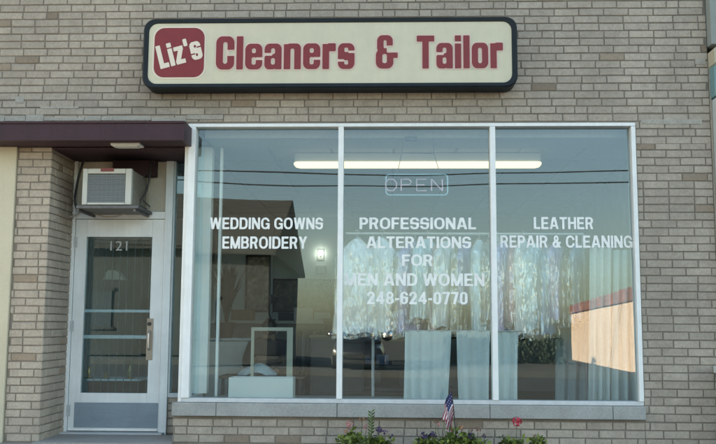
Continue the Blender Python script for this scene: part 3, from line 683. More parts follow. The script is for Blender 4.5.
curtain('narrow pale half curtain at the left edge of the right pane', 497, 518, 331, zb_, .32, 2, .014, cur, 3, 497, 517.5)
curtain('pale curtain right of the dark interior gap, its top below the dark clothes', 556, 591, 316, zb_, .98, 3, .02, cur2, 4, 555, 589)
curtain('tall pale curtain with deep folds in the middle of the right pane', 590, 612, 246, zb_, .36, 3, .025, cur, 5, 588, 611)
curtain('tall pale curtain nearest the right edge of the display window', 613, 637, 250, zb_, .34, 3, .022, cur2, 6, 611, 640)
rd = thing('curtain_rod', 'thin rod carrying the pale half curtains', 'curtain rod', P(450, 331, .31))
obj('rod', MB().tube([P(402, 331, .31), P(521, 331, .31)], .007, 8), steel, rd)
for px in (403, 520):
    q = P(px, 331, .31); obj('bracket', MB().tube([q, (q.x, .12, q.z), (q.x, .1, q.z-.05)], .006, 6), steel, rd)
rd = thing('curtain_rod', 'upper thin rod carrying the tall pale curtains', 'curtain rod', P(614, 246, .35))
obj('rod', MB().tube([P(586, 247, .35), P(640, 247, .35)], .008, 8), steel, rd)
obj('finial', MB().ball(P(585.5, 247, .35), .016), steel, rd)

# ---------------------------------------------------------------- interior objects on the left
def frame(label, px0, px1, py0, py1, Y, fm, pm, leaves=False):
    a, b = P(px0, py1, Y), P(px1, py0, Y); t = thing('picture_frame', label, 'picture', ((a.x+b.x)/2, Y, a.z)); f = .03
    obj('frame', MB().box(a.x, b.x, Y-.03, Y, a.z, a.z+f).box(a.x, b.x, Y-.03, Y, b.z-f, b.z).box(a.x, a.x+f, Y-.029, Y-.001, a.z+f, b.z-f).box(b.x-f, b.x, Y-.029, Y-.001, a.z+f, b.z-f), fm, t)
    obj('picture', MB().box(a.x+f, b.x-f, Y-.012, Y-.004, a.z+f, b.z-f), pm, t)
    return t
fr_m = M('frame_wood', (.02, .016, .012), .5)
pic = M('picture_print', (.22, .20, .15), .5, noise=[(5, .8), (16, .8)])
pic2 = M('picture_dark', (.13, .12, .10), .4, noise=[(4, .7), (14, .7)])
frame('tall dark framed print of foliage on the beige partition', 245, 271, 255, 312, 5.19, fr_m, pic)
frame('wide dark framed picture on the pale back wall', 272, 338, 279, 312, IY-.01, fr_m, pic2)
q = P(320.5, 253, IY-.06)
t = thing('wall_lamp', 'small round white wall lamp above a switch box', 'lamp', q)
obj('globe', MB().ball(q, .034), M('lamp_globe', (.9, .9, .85), .4, emit=((1, .95, .85), 2.5)), t, smooth=True)
obj('bracket', MB().tube([(q.x, q.y+.03, q.z-.03), (q.x, IY-.001, q.z-.05)], .012).box(q.x-.05, q.x+.05, IY-.012, IY-.001, q.z-.11, q.z+.06, ch=.004), alu_d, t)
q = P(321, 270, IY-.02)
t = thing('switch_box', 'small pale switch box on the back wall below the lamp', 'switch box', q)
obj('case', MB().box(q.x-.08, q.x+.08, IY-.04, IY-.001, q.z-.07, q.z+.07, ch=.006), alu_d, t); obj('cover', MB().box(q.x-.06, q.x+.06, IY-.045, IY-.0405, q.z-.05, q.z+.05, ch=.003), iwall, t)
# counter along the back
ca, cb = P(212, 321, 4.3), P(342, 321, 4.3)
t = thing('counter', 'long pale service counter across the back of the shop', 'counter', ((ca.x+cb.x)/2, 4.5, 0))
obj('counter_top', MB().box(ca.x-.3, cb.x+1.5, 4.28, 4.8, ca.z-.03, ca.z+.01, ch=.006), M('counter_top', (.45, .46, .42), .4), t)
obj('front_panel', MB().box(ca.x-.25, cb.x+1.45, 4.33, 4.37, .012, ca.z-.031), M('counter_front', (.17, .16, .135), .6, noise=[(4, .2)]), t)
zc_ = ca.z+.0105
def stack(label, px, w_, h, col, y=4.5):
    x = PX(px, 320, y); t = thing('cardboard_box', label, 'box', (x, y, zc_), 'boxes on the service counter'); m_ = M('box_'+col[0], col[1], .8, noise=[(8, .1)])
    obj('carton', MB().box(x-w_/2, x+w_/2, y-.12, y+.12, zc_, zc_+h, ch=.006), m_, t); obj('flap', MB().box(x-w_/2-.004, x+w_/2+.004, y-.125, y-.005, zc_+h+.0005, zc_+h+.008), m_, t)
stack('brown carton left of the desk lamp on the counter', 243, .30, .14, ('brown', (.20, .13, .07)))
stack('small dark carton right of the desk lamp on the counter', 287, .22, .10, ('dark', (.04, .04, .045)))
stack('pale carton at the right end of the counter, under the wide picture', 304, .26, .17, ('pale', (.45, .44, .40)))
x_ = PX(271, 320, 4.45); t = thing('desk_lamp', 'small bent desk lamp with a metal head standing on the counter', 'lamp', (x_, 4.45, zc_))
obj('base', MB().tube([(x_, 4.45, zc_), (x_, 4.45, zc_+.02)], .07, 16), dark, t); obj('arm', MB().tube([(x_, 4.45, zc_+.02), (x_-.07, 4.45, zc_+.22), (x_+.02, 4.42, zc_+.32)], .009, 8), dark, t)
obj('head', MB().tube([(x_+.0, 4.43, zc_+.34), (x_+.06, 4.38, zc_+.27)], [.03, .07], 14), M('polished_metal', (.7, .7, .66), .25, metal=.9), t, smooth=True)
# grey appliance left
a, b = P(216, 404, 2.2), P(250, 341, 2.2)
t = thing('steam_press', 'low grey metal cabinet standing left of the seated person', 'cabinet', ((a.x+b.x)/2, 2.45, .012))
gm = M('grey_enamel', (.40, .45, .44), .4, noise=[(4, .1)])
obj('body', MB().box(a.x-.25, b.x, 2.2, 2.8, .06, b.z, ch=.02), gm, t); obj('top', MB().box(a.x-.27, b.x+.02, 2.18, 2.82, b.z+.001, b.z+.03, ch=.01), alu_d, t)
obj('door_panel', MB().box(a.x-.2, b.x-.05, 2.185, 2.199, .12, b.z-.06, ch=.004), gm, t)
obj('plinth', MB().box(a.x-.23, b.x-.02, 2.24, 2.78, .012, .059), black, t)
# white display box
a, b = P(228, 403, .30), P(293, 378, .30)
t = thing('display_box', 'plain white display box standing on the window ledge', 'box', ((a.x+b.x)/2, .4, ZS))
obj('window_ledge', MB().box(XW0+.16, xm[1]-.0, .201, .78, ZS-.06, ZS-.0), M('ledge', (.30, .32, .30), .6, noise=[(4, .1)]), B)
mb = MB().box(a.x, b.x, .30, .312, ZS+.001, b.z, ch=.003).box(a.x, b.x, .50, .512, ZS+.001, b.z, ch=.003).box(a.x, a.x+.012, .313, .499, ZS+.001, b.z).box(b.x-.012, b.x, .313, .499, ZS+.001, b.z)
obj('side_panel', mb, M('box_white', (.66, .70, .66), .6, noise=[(3, .05)]), t); obj('base_panel', MB().box(a.x+.013, b.x-.013, .313, .499, ZS+.002, ZS+.012), MATS['box_white'], t)
# glass partition frame behind the person
Yp = 1.24; a, b = P(250, 396, Yp), P(293, 327.5, Yp)
t = thing('partition_frame', 'pale metal framed screen standing in front of the seated person', 'screen', ((a.x+b.x)/2, Yp, .012))
pf = M('cream_metal', (.55, .56, .46), .45)
obj('frame', MB().box(a.x, a.x+.03, Yp, Yp+.04, .012, b.z).box(b.x-.06, b.x, Yp, Yp+.04, .012, b.z).box(a.x+.031, b.x-.056, Yp, Yp+.04, b.z-.035, b.z).box(a.x+.031, b.x-.056, Yp, Yp+.04, .08, .11), pf, t)
obj('pane', MB().box(a.x+.03, b.x-.055, Yp+.018, Yp+.022, .11, b.z-.035), glass('screen_glass', (.93, .96, .97), .6), t)
a, b = P(296, 400, 2.9), P(308, 330, 2.9)
t = thing('clothes_rack', 'narrow rack of dark hanging clothes right of the screen', 'clothes rack', ((a.x+b.x)/2, 2.9, .012))
obj('frame', MB().tube([(a.x, 2.7, .012), (a.x, 2.7, b.z+.02), (b.x+.55, 2.7, b.z+.02), (b.x+.55, 2.7, .012)], .014, 8), steel, t)
for i in range(9):
    x = a.x+.06+i*.06; mt = FB[('dark', 'grey', 'dark', 'tan', 'dark', 'dark', 'blue', 'dark', 'dark')[i]]
    obj('hanging_cloth', xf(garment_mb(.4, .05, b.z-.06, .07, 1, 70+i), (x, 2.7, b.z+.0), 1.5), mt, t, smooth=True)
a, b = P(310, 402, 1.6), P(340, 336, 1.6)
t = thing('dark_cabinet', 'dark cabinet behind the right end of the left pane', 'cabinet', ((a.x+b.x)/2, 1.85, .012))
dk = M('dark_cabinet', (.045, .05, .05), .5, noise=[(5, .2)])
obj('body', MB().box(a.x, b.x+.25, 1.6, 2.0, .012, b.z-.02), dk, t); obj('top', MB().box(a.x-.02, b.x+.27, 1.58, 2.02, b.z-.019, b.z+.005, ch=.005), M('dark_top', (.09, .09, .085), .35), t)
for i in range(2): obj('door', MB().box(a.x+.02+i*.27, a.x+.27+i*.27, 1.585, 1.599, .08, b.z-.05, ch=.004), dk, t)

# potted plants inside
leaf_i = M('indoor_leaf', (.016, .030, .014), .45, noise=[(9, .3)])
leaf_r = M('reddish_leaf', (.045, .022, .016), .5, noise=[(9, .3)])
pot_m = M('terracotta', (.07, .045, .035), .8, noise=[(8, .15)])
def spiky(label, base, h, n, mats, seed):
    R = random.Random(seed); t = thing('potted_plant', label, 'plant', base); bx, by, bz = base
    prof = [(.07, 0), (.095, .15), (.105, .15), (.105, .18), (.09, .18), (.085, .14)]
    obj('pot', MB().loft([[(bx+r*math.cos(2*PI*k/16), by+r*math.sin(2*PI*k/16), bz+z) for k in range(16)] for r, z in prof]), pot_m, t, smooth=True)
    mb = MB()
    for i in range(n):
        a = R.random()*2*PI; L = h*(.5+.5*R.random()); spread = (.12+.5*R.random())*L*.6; w0 = .016+.016*R.random(); pts = []
        for k in range(6):
            s = k/5; pts.append(Vector((bx+math.cos(a)*spread*s**1.5, by+math.sin(a)*spread*s**1.5, bz+.15+L*s-.35*spread*s**3)))
        sd = Vector((-math.sin(a), math.cos(a), 0))
        for k in range(5):
            wa, wb = w0*math.sin(PI*(.15+.85*k/5)), w0*math.sin(PI*(.15+.85*(k+1)/5)); mb.face([pts[k]-sd*wa, pts[k]+sd*wa, pts[k+1]+sd*wb, pts[k+1]-sd*wb], 0 if R.random() < .7 else 1)
    obj('foliage', mb, mats, t)
q = P(221, 341, 2.35); spiky('spiky potted plant standing on the grey cabinet', (q.x+.03, 2.5, PZ(221, 341, 2.2)+.03), .80, 110, [leaf_i, leaf_r], 3)
q = P(332, 333, 1.7); spiky('leafy potted plant standing on the dark cabinet', (q.x, 1.78, PZ(330, 336, 1.6)+.005),   .50, 90, [leaf_i, leaf_r], 4)

# seated person sewing
def skin(name, verts, edges, radii, mat, parent, root=0, sub=2):
    me = bpy.data.meshes.new(name); base = wloc(parent); me.from_pydata([Vector(v)-base for v in verts], edges, []); me.materials.append(mat)
    o = bpy.data.objects.new(name, me); C.objects.link(o); o.parent = parent
    md = o.modifiers.new('Skin', 'SKIN'); md.use_smooth_shade = True
    if not me.skin_vertices: 
        bm = bmesh.new(); bm.from_mesh(me); bm.verts.layers.skin.verify(); bm.to_mesh(me); bm.free()
    for i, r in enumerate(radii):
        sv = me.skin_vertices[0].data[i]; sv.radius = r if isinstance(r, tuple) else (r, r); sv.use_root = (i == root)
    md2 = o.modifiers.new('Subdivision', 'SUBSURF'); md2.levels = sub; md2.render_levels = sub
    return o
px0 = P(268, 360, 1.95); bx, by = px0.x, 2.0
PR = thing('person', 'seated person in a dark navy sweater bending over sewing behind the white box', 'person', (bx, by, .012))
skin_m = M('skin', (.36, .22, .16), .5, noise=[(12, .05)]); sweater = M('navy_sweater', (.014, .018, .032), .9, noise=[(30, .2)], bump=(80, .3, .005)); hair_m = M('dark_hair', (.015, .012, .01), .45)
trs = M('grey_trousers', (.05, .05, .055), .9); lapc = FB['ice']
Z = lambda z: z
body_v = [(bx, by+.05, .42), (bx, by+.03, .56), (bx, by-.01, .70), (bx, by-.05, .80), (bx+.01, by-.09, .86), (bx+.015, by-.12, .91), (bx+.02, by-.15, .955), (bx+.022, by-.165, .995),
          (bx-.17, by-.04, .78), (bx-.23, by-.10, .60), (bx-.10, by-.28, .52), (bx-.05, by-.33, .52),
          (bx+.18, by-.05, .78), (bx+.25, by-.12, .60), (bx+.12, by-.29, .53), (bx+.07, by-.34, .53),
          (bx-.10, by+.03, .42), (bx-.12, by-.36, .45), (bx-.12, by-.38, .08), (bx-.12, by-.50, .045), (bx+.10, by+.03, .42), (bx+.12, by-.36, .45), (bx+.12, by-.38, .08), (bx+.12, by-.50, .045)]
body_e = [(0, 1), (1, 2), (2, 3), (3, 4), (4, 5), (5, 6), (6, 7), (3, 8), (8, 9), (9, 10), (10, 11), (3, 12), (12, 13), (13, 14), (14, 15), (0, 16), (16, 17), (17, 18), (18, 19), (0, 20), (20, 21), (21, 22), (22, 23)]
body_r = [(.15, .12), (.14, .10), (.15, .10), (.10, .08), .05, .062, .08, .06, .065, .045, .032, .03, .065, .045, .032, .03, .08, .065, .045, .03, .08, .065, .045, .03]
body = skin('body', body_v, body_e, body_r, skin_m, PR)
sw_v = body_v[:5]+body_v[8:11]+body_v[12:15]; sw_e = [(0, 1), (1, 2), (2, 3), (3, 4), (3, 5), (5, 6), (6, 7), (3, 8), (8, 9), (9, 10)]
skin('sweater', sw_v, sw_e, [(.17, .14), (.165, .13), (.175, .13), (.13, .11), .062, .085, .062, .045, .085, .062, .045], sweater, PR)
tr_v = [body_v[0]]+body_v[16:19]+body_v[20:23]
skin('trousers', tr_v, [(0, 1), (1, 2), (2, 3), (0, 4), (4, 5), (5, 6)], [(.17, .14), .10, .082, .065, .10, .082, .065], trs, PR)
hd = (bx+.021, by-.15, .965)
mb = MB().ball((hd[0], hd[1]+.012, hd[2]+.022), .098, 0, (.86, 1.0, 1.02), 20, 14)
mb.v = [v for v in mb.v]
obj('hair', mb, hair_m, PR, smooth=True)
mb = MB().ball((hd[0], hd[1]-.098, hd[2]-.035), .016, 0, (.8, 1, 1.2)); obj('nose', mb, skin_m, PR, smooth=True)
for s in (-1, 1):
    obj('ear', MB().ball((hd[0]+s*.083, hd[1]-.01, hd[2]-.02), .022, 0, (.4, .8, 1.2)), skin_m, PR, smooth=True)
    hx_, hy_, hz_ = (body_v[11] if s < 0 else body_v[15])
    vs_ = [(hx_, hy_, hz_), (hx_-s*.02, hy_-.04, hz_)]; es = [(0, 1)]; rs = [(.028, .016), (.034, .015)]
    for k in range(4):
        o = (k-1.5)*.017; l = (.055, .065, .07, .058)[k]; i0 = len(vs_)
        vs_ += [(hx_-s*.02+o, hy_-.065, hz_), (hx_-s*.024+o, hy_-.065-l*.5, hz_-.004), (hx_-s*.026+o, hy_-.065-l, hz_-.02)]; es += [(1, i0), (i0, i0+1), (i0+1, i0+2)]; rs += [.009, .0085, .007]
    i0 = len(vs_); vs_ += [(hx_-s*.055, hy_-.045, hz_-.005), (hx_-s*.068, hy_-.075, hz_-.014)]; es += [(0, i0), (i0, i0+1)]; rs += [.010, .008]
    skin('hand', vs_, es, rs, skin_m, PR, 0, 1)
# sewing table, stool and cloth
t = thing('sewing_table', 'low table in front of the seated person carrying pale cloth', 'table', (bx, by-.42, .012))
obj('tabletop', MB().box(bx-.42, bx+.45, by-.66, by-.2, .475, .50, ch=.006), M('table_wood', (.15, .10, .06), .5, noise=[(5, .2)]), t)
for sx, sy in ((-.38, -.62), (.41, -.62), (-.38, -.24), (.41, -.24)): obj('leg', MB().box(bx+sx-.015, bx+sx+.015, by+sy-.015, by+sy+.015, .012, .474), dark, t)
mb = MB(); rows = []
for j in range(13):
    v = j/12; r = []
    for i in range(25):
        u = i/24; dx, dy = (u-.5)*2, (v-.5)*2; h = max(0, 1-dx*dx*.9-dy*dy*.8); r.append((bx-.05+dx*.2, by-.44+dy*.13, .5045+.11*h**.8+.012*math.sin(9*u+5*v)*h))
    rows.append(r)
mb.loft(rows, 0, False, closed=False); mb.loft([[(x, y, .503) for x, y, z in r] for r in rows], 0, False, closed=False)
tag(obj('folded_cloth', mb, FB['ice'], smooth=True, loc=(bx-.05, by-.44, .502)), 'heap of pale blue cloth on the sewing table', 'cloth')
t = thing('stool', 'round stool under the seated person', 'stool', (bx, by+.06, .012))
obj('seat', MB().tube([(bx, by+.06, .27), (bx, by+.06, .30)], .17, 20), dk, t)
for k in range(4): a_ = k*PI/2+.7; obj('leg', MB().tube([(bx+.12*math.cos(a_), by+.06+.12*math.sin(a_), .27), (bx+.17*math.cos(a_), by+.06+.17*math.sin(a_), .012)], .012, 8), steel, t)

# dark sewing machines and shelves behind the centre pane
for i, (px, py, Y, lab) in enumerate([(356, 388, 1.9, 'dark sewing machine at the left of the centre pane'), (391, 391, 1.7, 'dark sewing machine left of the broad half curtain')]):
    q = P(px, py, Y); t = thing('sewing_machine', lab, 'sewing machine', (q.x, Y, q.z), 'sewing machines behind the centre pane')
    obj('base', MB().box(q.x-.19, q.x+.19, Y-.08, Y+.1, q.z, q.z+.035, ch=.008), dk, t)
    obj('arm', MB().box(q.x+.09, q.x+.17, Y-.04, Y+.05, q.z+.036, q.z+.2, ch=.015).box(q.x-.17, q.x+.17, Y-.04, Y+.05, q.z+.201, q.z+.27, ch=.02).box(q.x-.17, q.x-.10, Y-.035, Y+.045, q.z+.09, q.z+.2, ch=.012), dk, t)
    obj('hand_wheel', MB().tube([(q.x+.172, Y, q.z+.22), (q.x+.2, Y, q.z+.22)], .055, 18), steel, t)
zt_ = P(356, 388, 1.9).z
t = thing('work_table', 'dark work table behind the centre pane', 'table', (PX(375, 390, 1.8), 1.8, .012))
xa_, xb_ = PX(347, 390, 1.8), PX(440, 390, 1.8); zt_ = min(P(356, 388, 1.9).z, P(391, 391, 1.7).z)-.002
for o_ in list(C.objects):
    if o_.name.startswith('sewing_machine'): o_.location.z = zt_+.002
obj('tabletop', MB().box(xa_-.1, xb_, 1.5, 2.1, zt_-.03, zt_, ch=.005), M('dark_wood', (.06, .045, .03), .5, noise=[(5, .2)]), t)
for sx in (xa_-.06, xb_-.04):
    for sy in (1.54, 2.06): obj('leg', MB().box(sx-.02, sx+.02, sy-.02, sy+.02, .012, zt_-.031), dark, t)
q0, q1 = P(342, 400, 4.0), P(402, 340, 4.0)
t = thing('shelf_unit', 'dark open shelves of folded clothes deep in the centre of the shop', 'shelf', ((q0.x+q1.x)/2, 4.0, .012))
obj('frame', MB().box(q0.x-.02, q0.x, 3.7, 4.05, .012, 1.25).box(q1.x+.3, q1.x+.32, 3.7, 4.05, .012, 1.25).box(q0.x, q1.x+.3, 4.03, 4.05, .012, 1.25), dk, t)
R = random.Random(8)
for k in range(4):
    z = .1+k*.36; obj('shelf', MB().box(q0.x+.001, q1.x+.299, 3.7, 4.029, z, z+.02), MATS['dark_top'], t)
    if k == 3: continue
    for i in range(5):
        h = .06+R.random()*.18; x = q0.x+.05+i*.2; obj('folded_clothes', MB().box(x, x+.16, 3.75, 4.0, z+.021, z+.021+h, ch=.02), FB[R.choice(['dark', 'tan', 'grey', 'blue', 'rose', 'dark'])], t)
# little objects on a ledge seen through the door glass
a, b = P(86, 378, 1.1), P(140, 378, 1.1)
t = thing('door_side_counter', 'low dark counter seen through the door glass', 'counter', ((a.x+b.x)/2, 1.3, .012))
obj('top', MB().box(a.x, b.x, 1.1, 1.5, PZ(110, 379, 1.1)-.02, PZ(110, 379, 1.1), ch=.005), iwall, t); obj('front', MB().box(a.x+.02, b.x-.02, 1.12, 1.48, .012, PZ(110, 379, 1.1)-.021), M('brown_front', (.05, .035, .025), .6), t)
zc = PZ(110, 379, 1.1)
for i, (px, hh, lab) in enumerate([(89, .12, 'tall brass figurine on the counter behind the door glass'), (106, .07, 'small brass figurine between two others behind the door glass'), (130, .14, 'broad brass figurine on the right of the counter behind the door glass')]):
    x = PX(px, 370, 1.2); t = thing('figurine', lab, 'figurine', (x, 1.2, zc), 'brass figurines behind the door glass')
    brs = MATS.get('brass') or M('brass', (.55, .42, .2), .3, metal=.7)
    prof = [(.03+.02*(i == 2), 0), (.03, .01), (.012, .02), (.02+.01*(i == 2), hh*.5), (.01, hh*.75), (.014, hh*.9), (.002, hh)]
    obj('figure', MB().loft([[(x+r*math.cos(2*PI*k/12), 1.2+r*math.sin(2*PI*k/12), zc+z) for k in range(12)] for r, z in prof]), brs, t, smooth=True)
    obj('base', MB().box(x-.04, x+.04, 1.165, 1.235, zc-.0+.0005, zc+.006), dark, t)
q = P(115, 275, 2.0)
t = thing('pendant_lamp', 'white slanted lamp shade seen through the door glass', 'lamp', q)
obj('shade', MB().prism([(q.x-.11, q.z-.055), (q.x+.12, q.z-.055), (q.x+.03, q.z+.05), (q.x-.06, q.z+.05)], 'y', 1.93, 2.07), M('shade_white', (.75, .77, .72), .5), t); obj('cord', MB().tube([(q.x-.01, 2.0, q.z+.05), (q.x-.01, 2.0, IZ-.001)], .005, 6), dark, t)

# ---------------------------------------------------------------- flag and flowers
YF = -.32
fl = thing('small_flag', 'small American flag drooping on a stick in front of the window sill', 'flag', P(457, 440, YF))
s0, s1 = P(451.5, 388, YF), P(457, 446, YF)
obj('stick', MB().tube([s0, s1], [.004, .005], 8), M('flag_stick', (.035, .03, .028), .5), fl); obj('tip', MB().ball(s0+Vector((0, 0, .008)), .009), MATS['flag_stick'], fl, smooth=True)
nu, nv = 52, 26; rows = []
fr_, fb_, fw_ = M('flag_red', (.28, .03, .05), .8), M('flag_blue', (.02, .03, .10), .8), M('flag_white', (.62, .60, .62), .8)
cn = [(449, 376), (452.0, 386), (453.5, 391)]
def flagpt(u, v):
    # u along the fly (hangs down), v across the hoist (0 top .. 1 bottom on the stick)
    h = s0.lerp(s1, .06+.36*v); L_ = .235
    drop = u*L_; side = -.020*math.sin(PI*min(1, u*1.4))-.050*u+.055*(v-.45)*(.2+u)*1.0
    y = h.y+.022*math.sin(v*9+u*2.2)*min(1, u*3)+.004*math.sin(v*17)
    return Vector((h.x+side, y, h.z-drop*(.93+.07*v)+.02*math.sin(v*6)*u))
mb = MB(); g = [[flagpt(i/nu, j/nv) for i in range(nu+1)] for j in range(nv+1)]
for j in range(nv):
    for i in range(nu):
        st = int(j*13/nv); mi = 2 if (i < nu*.4 and st < 7) else (0 if st % 2 == 0 else 1)
        if mi == 2 and (i % 4 == 1) and (j % 4 == 1): mi = 1
        mb.face([g[j][i], g[j][i+1], g[j+1][i+1], g[j+1][i]], mi)
f_ = obj('cloth', mb, [fr_, fw_, fb_], fl)
sm = f_.modifiers.new('Thickness', 'SOLIDIFY'); sm.thickness = .0015

struct('flower_bed', MB().box(PX(330, 440, -.35), PX(560, 440, -.35), -.52, -.16, .0005, .02, ch=.008), M('soil', (.045, .032, .022), .95, noise=[(20, .4)], bump=(40, 1, .02)))
LEAF = [M('leaf_light', (.17, .22, .04), .5, noise=[(30, .2)], island=.35), M('leaf_dark', (.07, .11, .028), .5, noise=[(30, .2)], island=.35)]
PET = {'red': M('petal_red', (.50, .045, .075), .6, island=.25), 'pink': M('petal_pink', (.50, .20, .20), .6, island=.3), 'purple': M('petal_purple', (.055, .035, .09), .6, island=.4), 'orange': M('petal_orange', (.42, .20, .12), .6, island=.3), 'dry': M('petal_dry', (.22, .11, .08), .8, island=.3)}
stem_m = M('stem_green', (.08, .11, .03), .6)
def flower(label, px, w_, top_py, blooms, seed, nleaf=150):
    nleaf = int(nleaf*1.7)
    R = random.Random(seed); Y = YF+R.uniform(-.03, .03); c = P(px, 443, Y); h = PZ(px, top_py+3, Y)-.02
    t = thing('flowering_plant', label, 'plant', (c.x, Y, .018), 'flowering plants under the window'); st = MB(); lf = MB()
    for i in range(16):
        a = R.random()*2*PI; r = w_*.5*R.random()**.5; tip = Vector((c.x+r*math.cos(a), Y+.7*r*math.sin(a), .02+h*(.45+.45*R.random())*(1-.3*(r/(w_*.5))**2)))
        b_ = Vector((c.x+(tip.x-c.x)*.3, Y+(tip.y-Y)*.3, .018)); st.tube([b_, b_.lerp(tip, .5)+Vector((0, 0, .02)), tip], [.004, .003, .002], 5)
        for k in range(nleaf//16):
            s = .25+.75*R.random(); q = b_.lerp(tip, s); d = Vector((R.gauss(0, 1), R.gauss(0, 1), R.gauss(.25, .6))).normalized(); l = .028+.03*R.random(); q = q+d*.012
            sd = d.cross(Vector((R.gauss(0, 1), R.gauss(0, 1), R.gauss(0, 1)))).normalized(); up = sd.cross(d)
            mid = q+d*l*.5+up*.006; wd = l*.33
            mi = 0 if R.random() < .25+.5*s else 1
            lf.face([q, mid+sd*wd-up*.004, q+d*l], mi); lf.face([q, q+d*l, mid-sd*wd-up*.004], mi)
    obj('stems', st, stem_m, t); obj('foliage', lf, LEAF, t)
    for (bpx, bpy_, col, rad) in blooms:
        rad *= 1.3
        q = P(bpx, bpy_, Y-.02+R.uniform(-.03, .03)); m_ = MB(); n = 26 if rad > .03 else 12
        m_.tube([(c.x+(q.x-c.x)*.5, Y, .02), (q.x, Y-.01, q.z-.05), q], [.003, .0025, .002], 5, 1)
        for k in range(n):
            d = Vector((R.gauss(0, 1), R.gauss(0, 1), R.gauss(.2, .8))).normalized(); cc = q+d*rad*.75; sd = d.cross(Vector((R.gauss(0, 1), R.gauss(0, 1), 1))).normalized(); up = sd.cross(d).normalized(); l = rad*.55
            m_.face([cc-sd*l*.6, cc-up*l*.6+d*l*.3, cc+sd*l*.6, cc+up*l*.6+d*l*.3], 0)
        obj('blossom', m_, [PET[col], stem_m], t)
flower('leafy plant with pink and orange blossoms left of a purple one under the centre pane', 356, .30, 421, [(350, 424, 'pink', .026), (362, 419, 'orange', .02), (347, 431, 'orange', .022), (366, 427, 'pink', .02)], 1)
flower('low plant with small dark purple blossoms under the left of the centre pane', 381, .20, 432, [(379, 430, 'purple', .024), (385, 432, 'purple', .022), (391, 436, 'purple', .018), (375, 437, 'purple', .016)], 2, 110)
flower('plant with dark purple blossoms left of the small flag', 428, .22, 432, [(424, 436, 'purple', .028), (433, 435, 'purple', .026), (436, 422, 'dry', .018), (419, 441, 'purple', .022)], 3, 110)
flower('leafy plant with dried pink blossoms at the foot of the small flag', 452, .34, 422, [(438, 425, 'pink', .016), (444, 420, 'dry', .016), (462, 428, 'orange', .02), (471, 430, 'dry', .014)], 4, 190)
flower('dark purple blossoms right of the small flag', 475, .20, 432, [(471, 436, 'purple', .026), (478, 430, 'dry', .02), (484, 436, 'purple', .018)], 5, 90)
flower('plant with one bright red geranium blossom under the right pane', 515, .26, 431, [(517, 421.5, 'red', .034)], 6, 130)
flower('small green plant right of the red geranium', 538, .15, 433, [(535, 436, 'dry', .014)], 7, 80)
t = thing('tall_weed', 'single tall thin green stalk rising between flowers under the centre pane', 'plant', P(371, 443, YF))
q0, q1 = P(371, 446, YF), P(371.5, 411, YF)
obj('stalk', MB().tube([q0, q0.lerp(q1, .5)+Vector((.004, 0, 0)), q1], [.006, .0045, .002], 6), stem_m, t); mb = MB()
for k in range(16):
    c = q0.lerp(q1, .3+.7*k/16); s = 1 if k % 2 else -1; mb.face([c, c+Vector((s*.022, -.01, .012)), c+Vector((s*.03, 0, .03)), c+Vector((s*.008, .008, .02))])
obj('leaves', mb, LEAF[1], t)

# ---------------------------------------------------------------- across the street (seen mirrored in the glass)
hw = M('brown_siding', (.030, .030, .029), .8, noise=[(2, .1)]); hroof = M('brown_shingle', (.034, .030, .027), .9, noise=[(2, .2), (30, .25)])
Hh = thing('gabled_house', 'brown gabled house across the street mirrored in the left pane', 'house', (-9, -24, 0))
e = RV(276, 255, 22); tq = RV(248, 222, 22); ze, zrg = e.z, tq.z+.1
xh0, xh1 = -15.5, e.x
obj('wall', MB().box(xh0+.4, xh1-.3, -32, -22.3, -.1, ze-.05), hw, Hh)
obj('roof', MB().prism([(-21.9, ze-.1), (-21.9, ze+.05), (-27, zrg+1.4), (-32.4, ze+.05), (-32.4, ze-.1)], 'x', xh0, xh1), hroof, Hh)
for x in (-13.5, -10.5, -6.5):
    f = obj('window', MB().box(x-.6, x+.6, -22.3, -22.24, .9, 2.2), M('dark_pane', (.04, .05, .06), .1) if x == -13.5 else MATS['dark_pane'], Hh)
    obj('frame', MB().box(x-.7, x+.7, -22.3, -22.22, 2.201, 2.3).box(x-.7, x+.7, -22.3, -22.22, .8, .899), hroof, f)
obj('door', MB().box(-8.9, -8.0, -22.3, -22.23, -.05, 2.05), hroof, Hh)
# long salmon wall with red tile coping
Wl = thing('salmon_wall', 'long salmon painted wall with red coping mirrored in the right pane', 'wall', (10, -28, 0))
n0, n1 = RV(655, 380, 19), RV(572, 350, 40)
A0 = Vector((n0.x, -19.5, 0)); A1 = Vector((n1.x, -40, 0)); dv = (A1-A0).normalized(); nr = Vector((-dv.y, dv.x, 0))
if nr.x < 0: nr = -nr
zw = 2.12
def slab(mb, z0, z1, o0, o1):
    a, b = A0-dv*2.0, A1
    pts = [a+nr*o0, b+nr*o0, b+nr*o1, a+nr*o1]; mb.loft([[(p.x, p.y, z0) for p in pts], [(p.x, p.y, z1) for p in pts]]); return mb
obj('wall_face', slab(MB(), -.16, zw, 0, .3), M('salmon_stucco', (.62, .43, .335), .85, noise=[(.8, .06), (30, .06)]), Wl)
mb = MB(); L_ = (A1-A0).length+2; k = 0; s = 0
while s < L_-.2:
    p0 = A0-dv*2+dv*s; p1 = p0+dv*.28; zj = random.uniform(-.02, .03)
    pts = [p0-nr*.08, p1-nr*.08, p1+nr*.38, p0+nr*.38]; mb.loft([[(p.x, p.y, zw+.001) for p in pts], [(p.x, p.y, zw+.42+zj) for p in pts]]); s += .29
obj('coping', mb, M('red_tile', (.30, .075, .065), .3, island=.5, coat=.6), Wl)
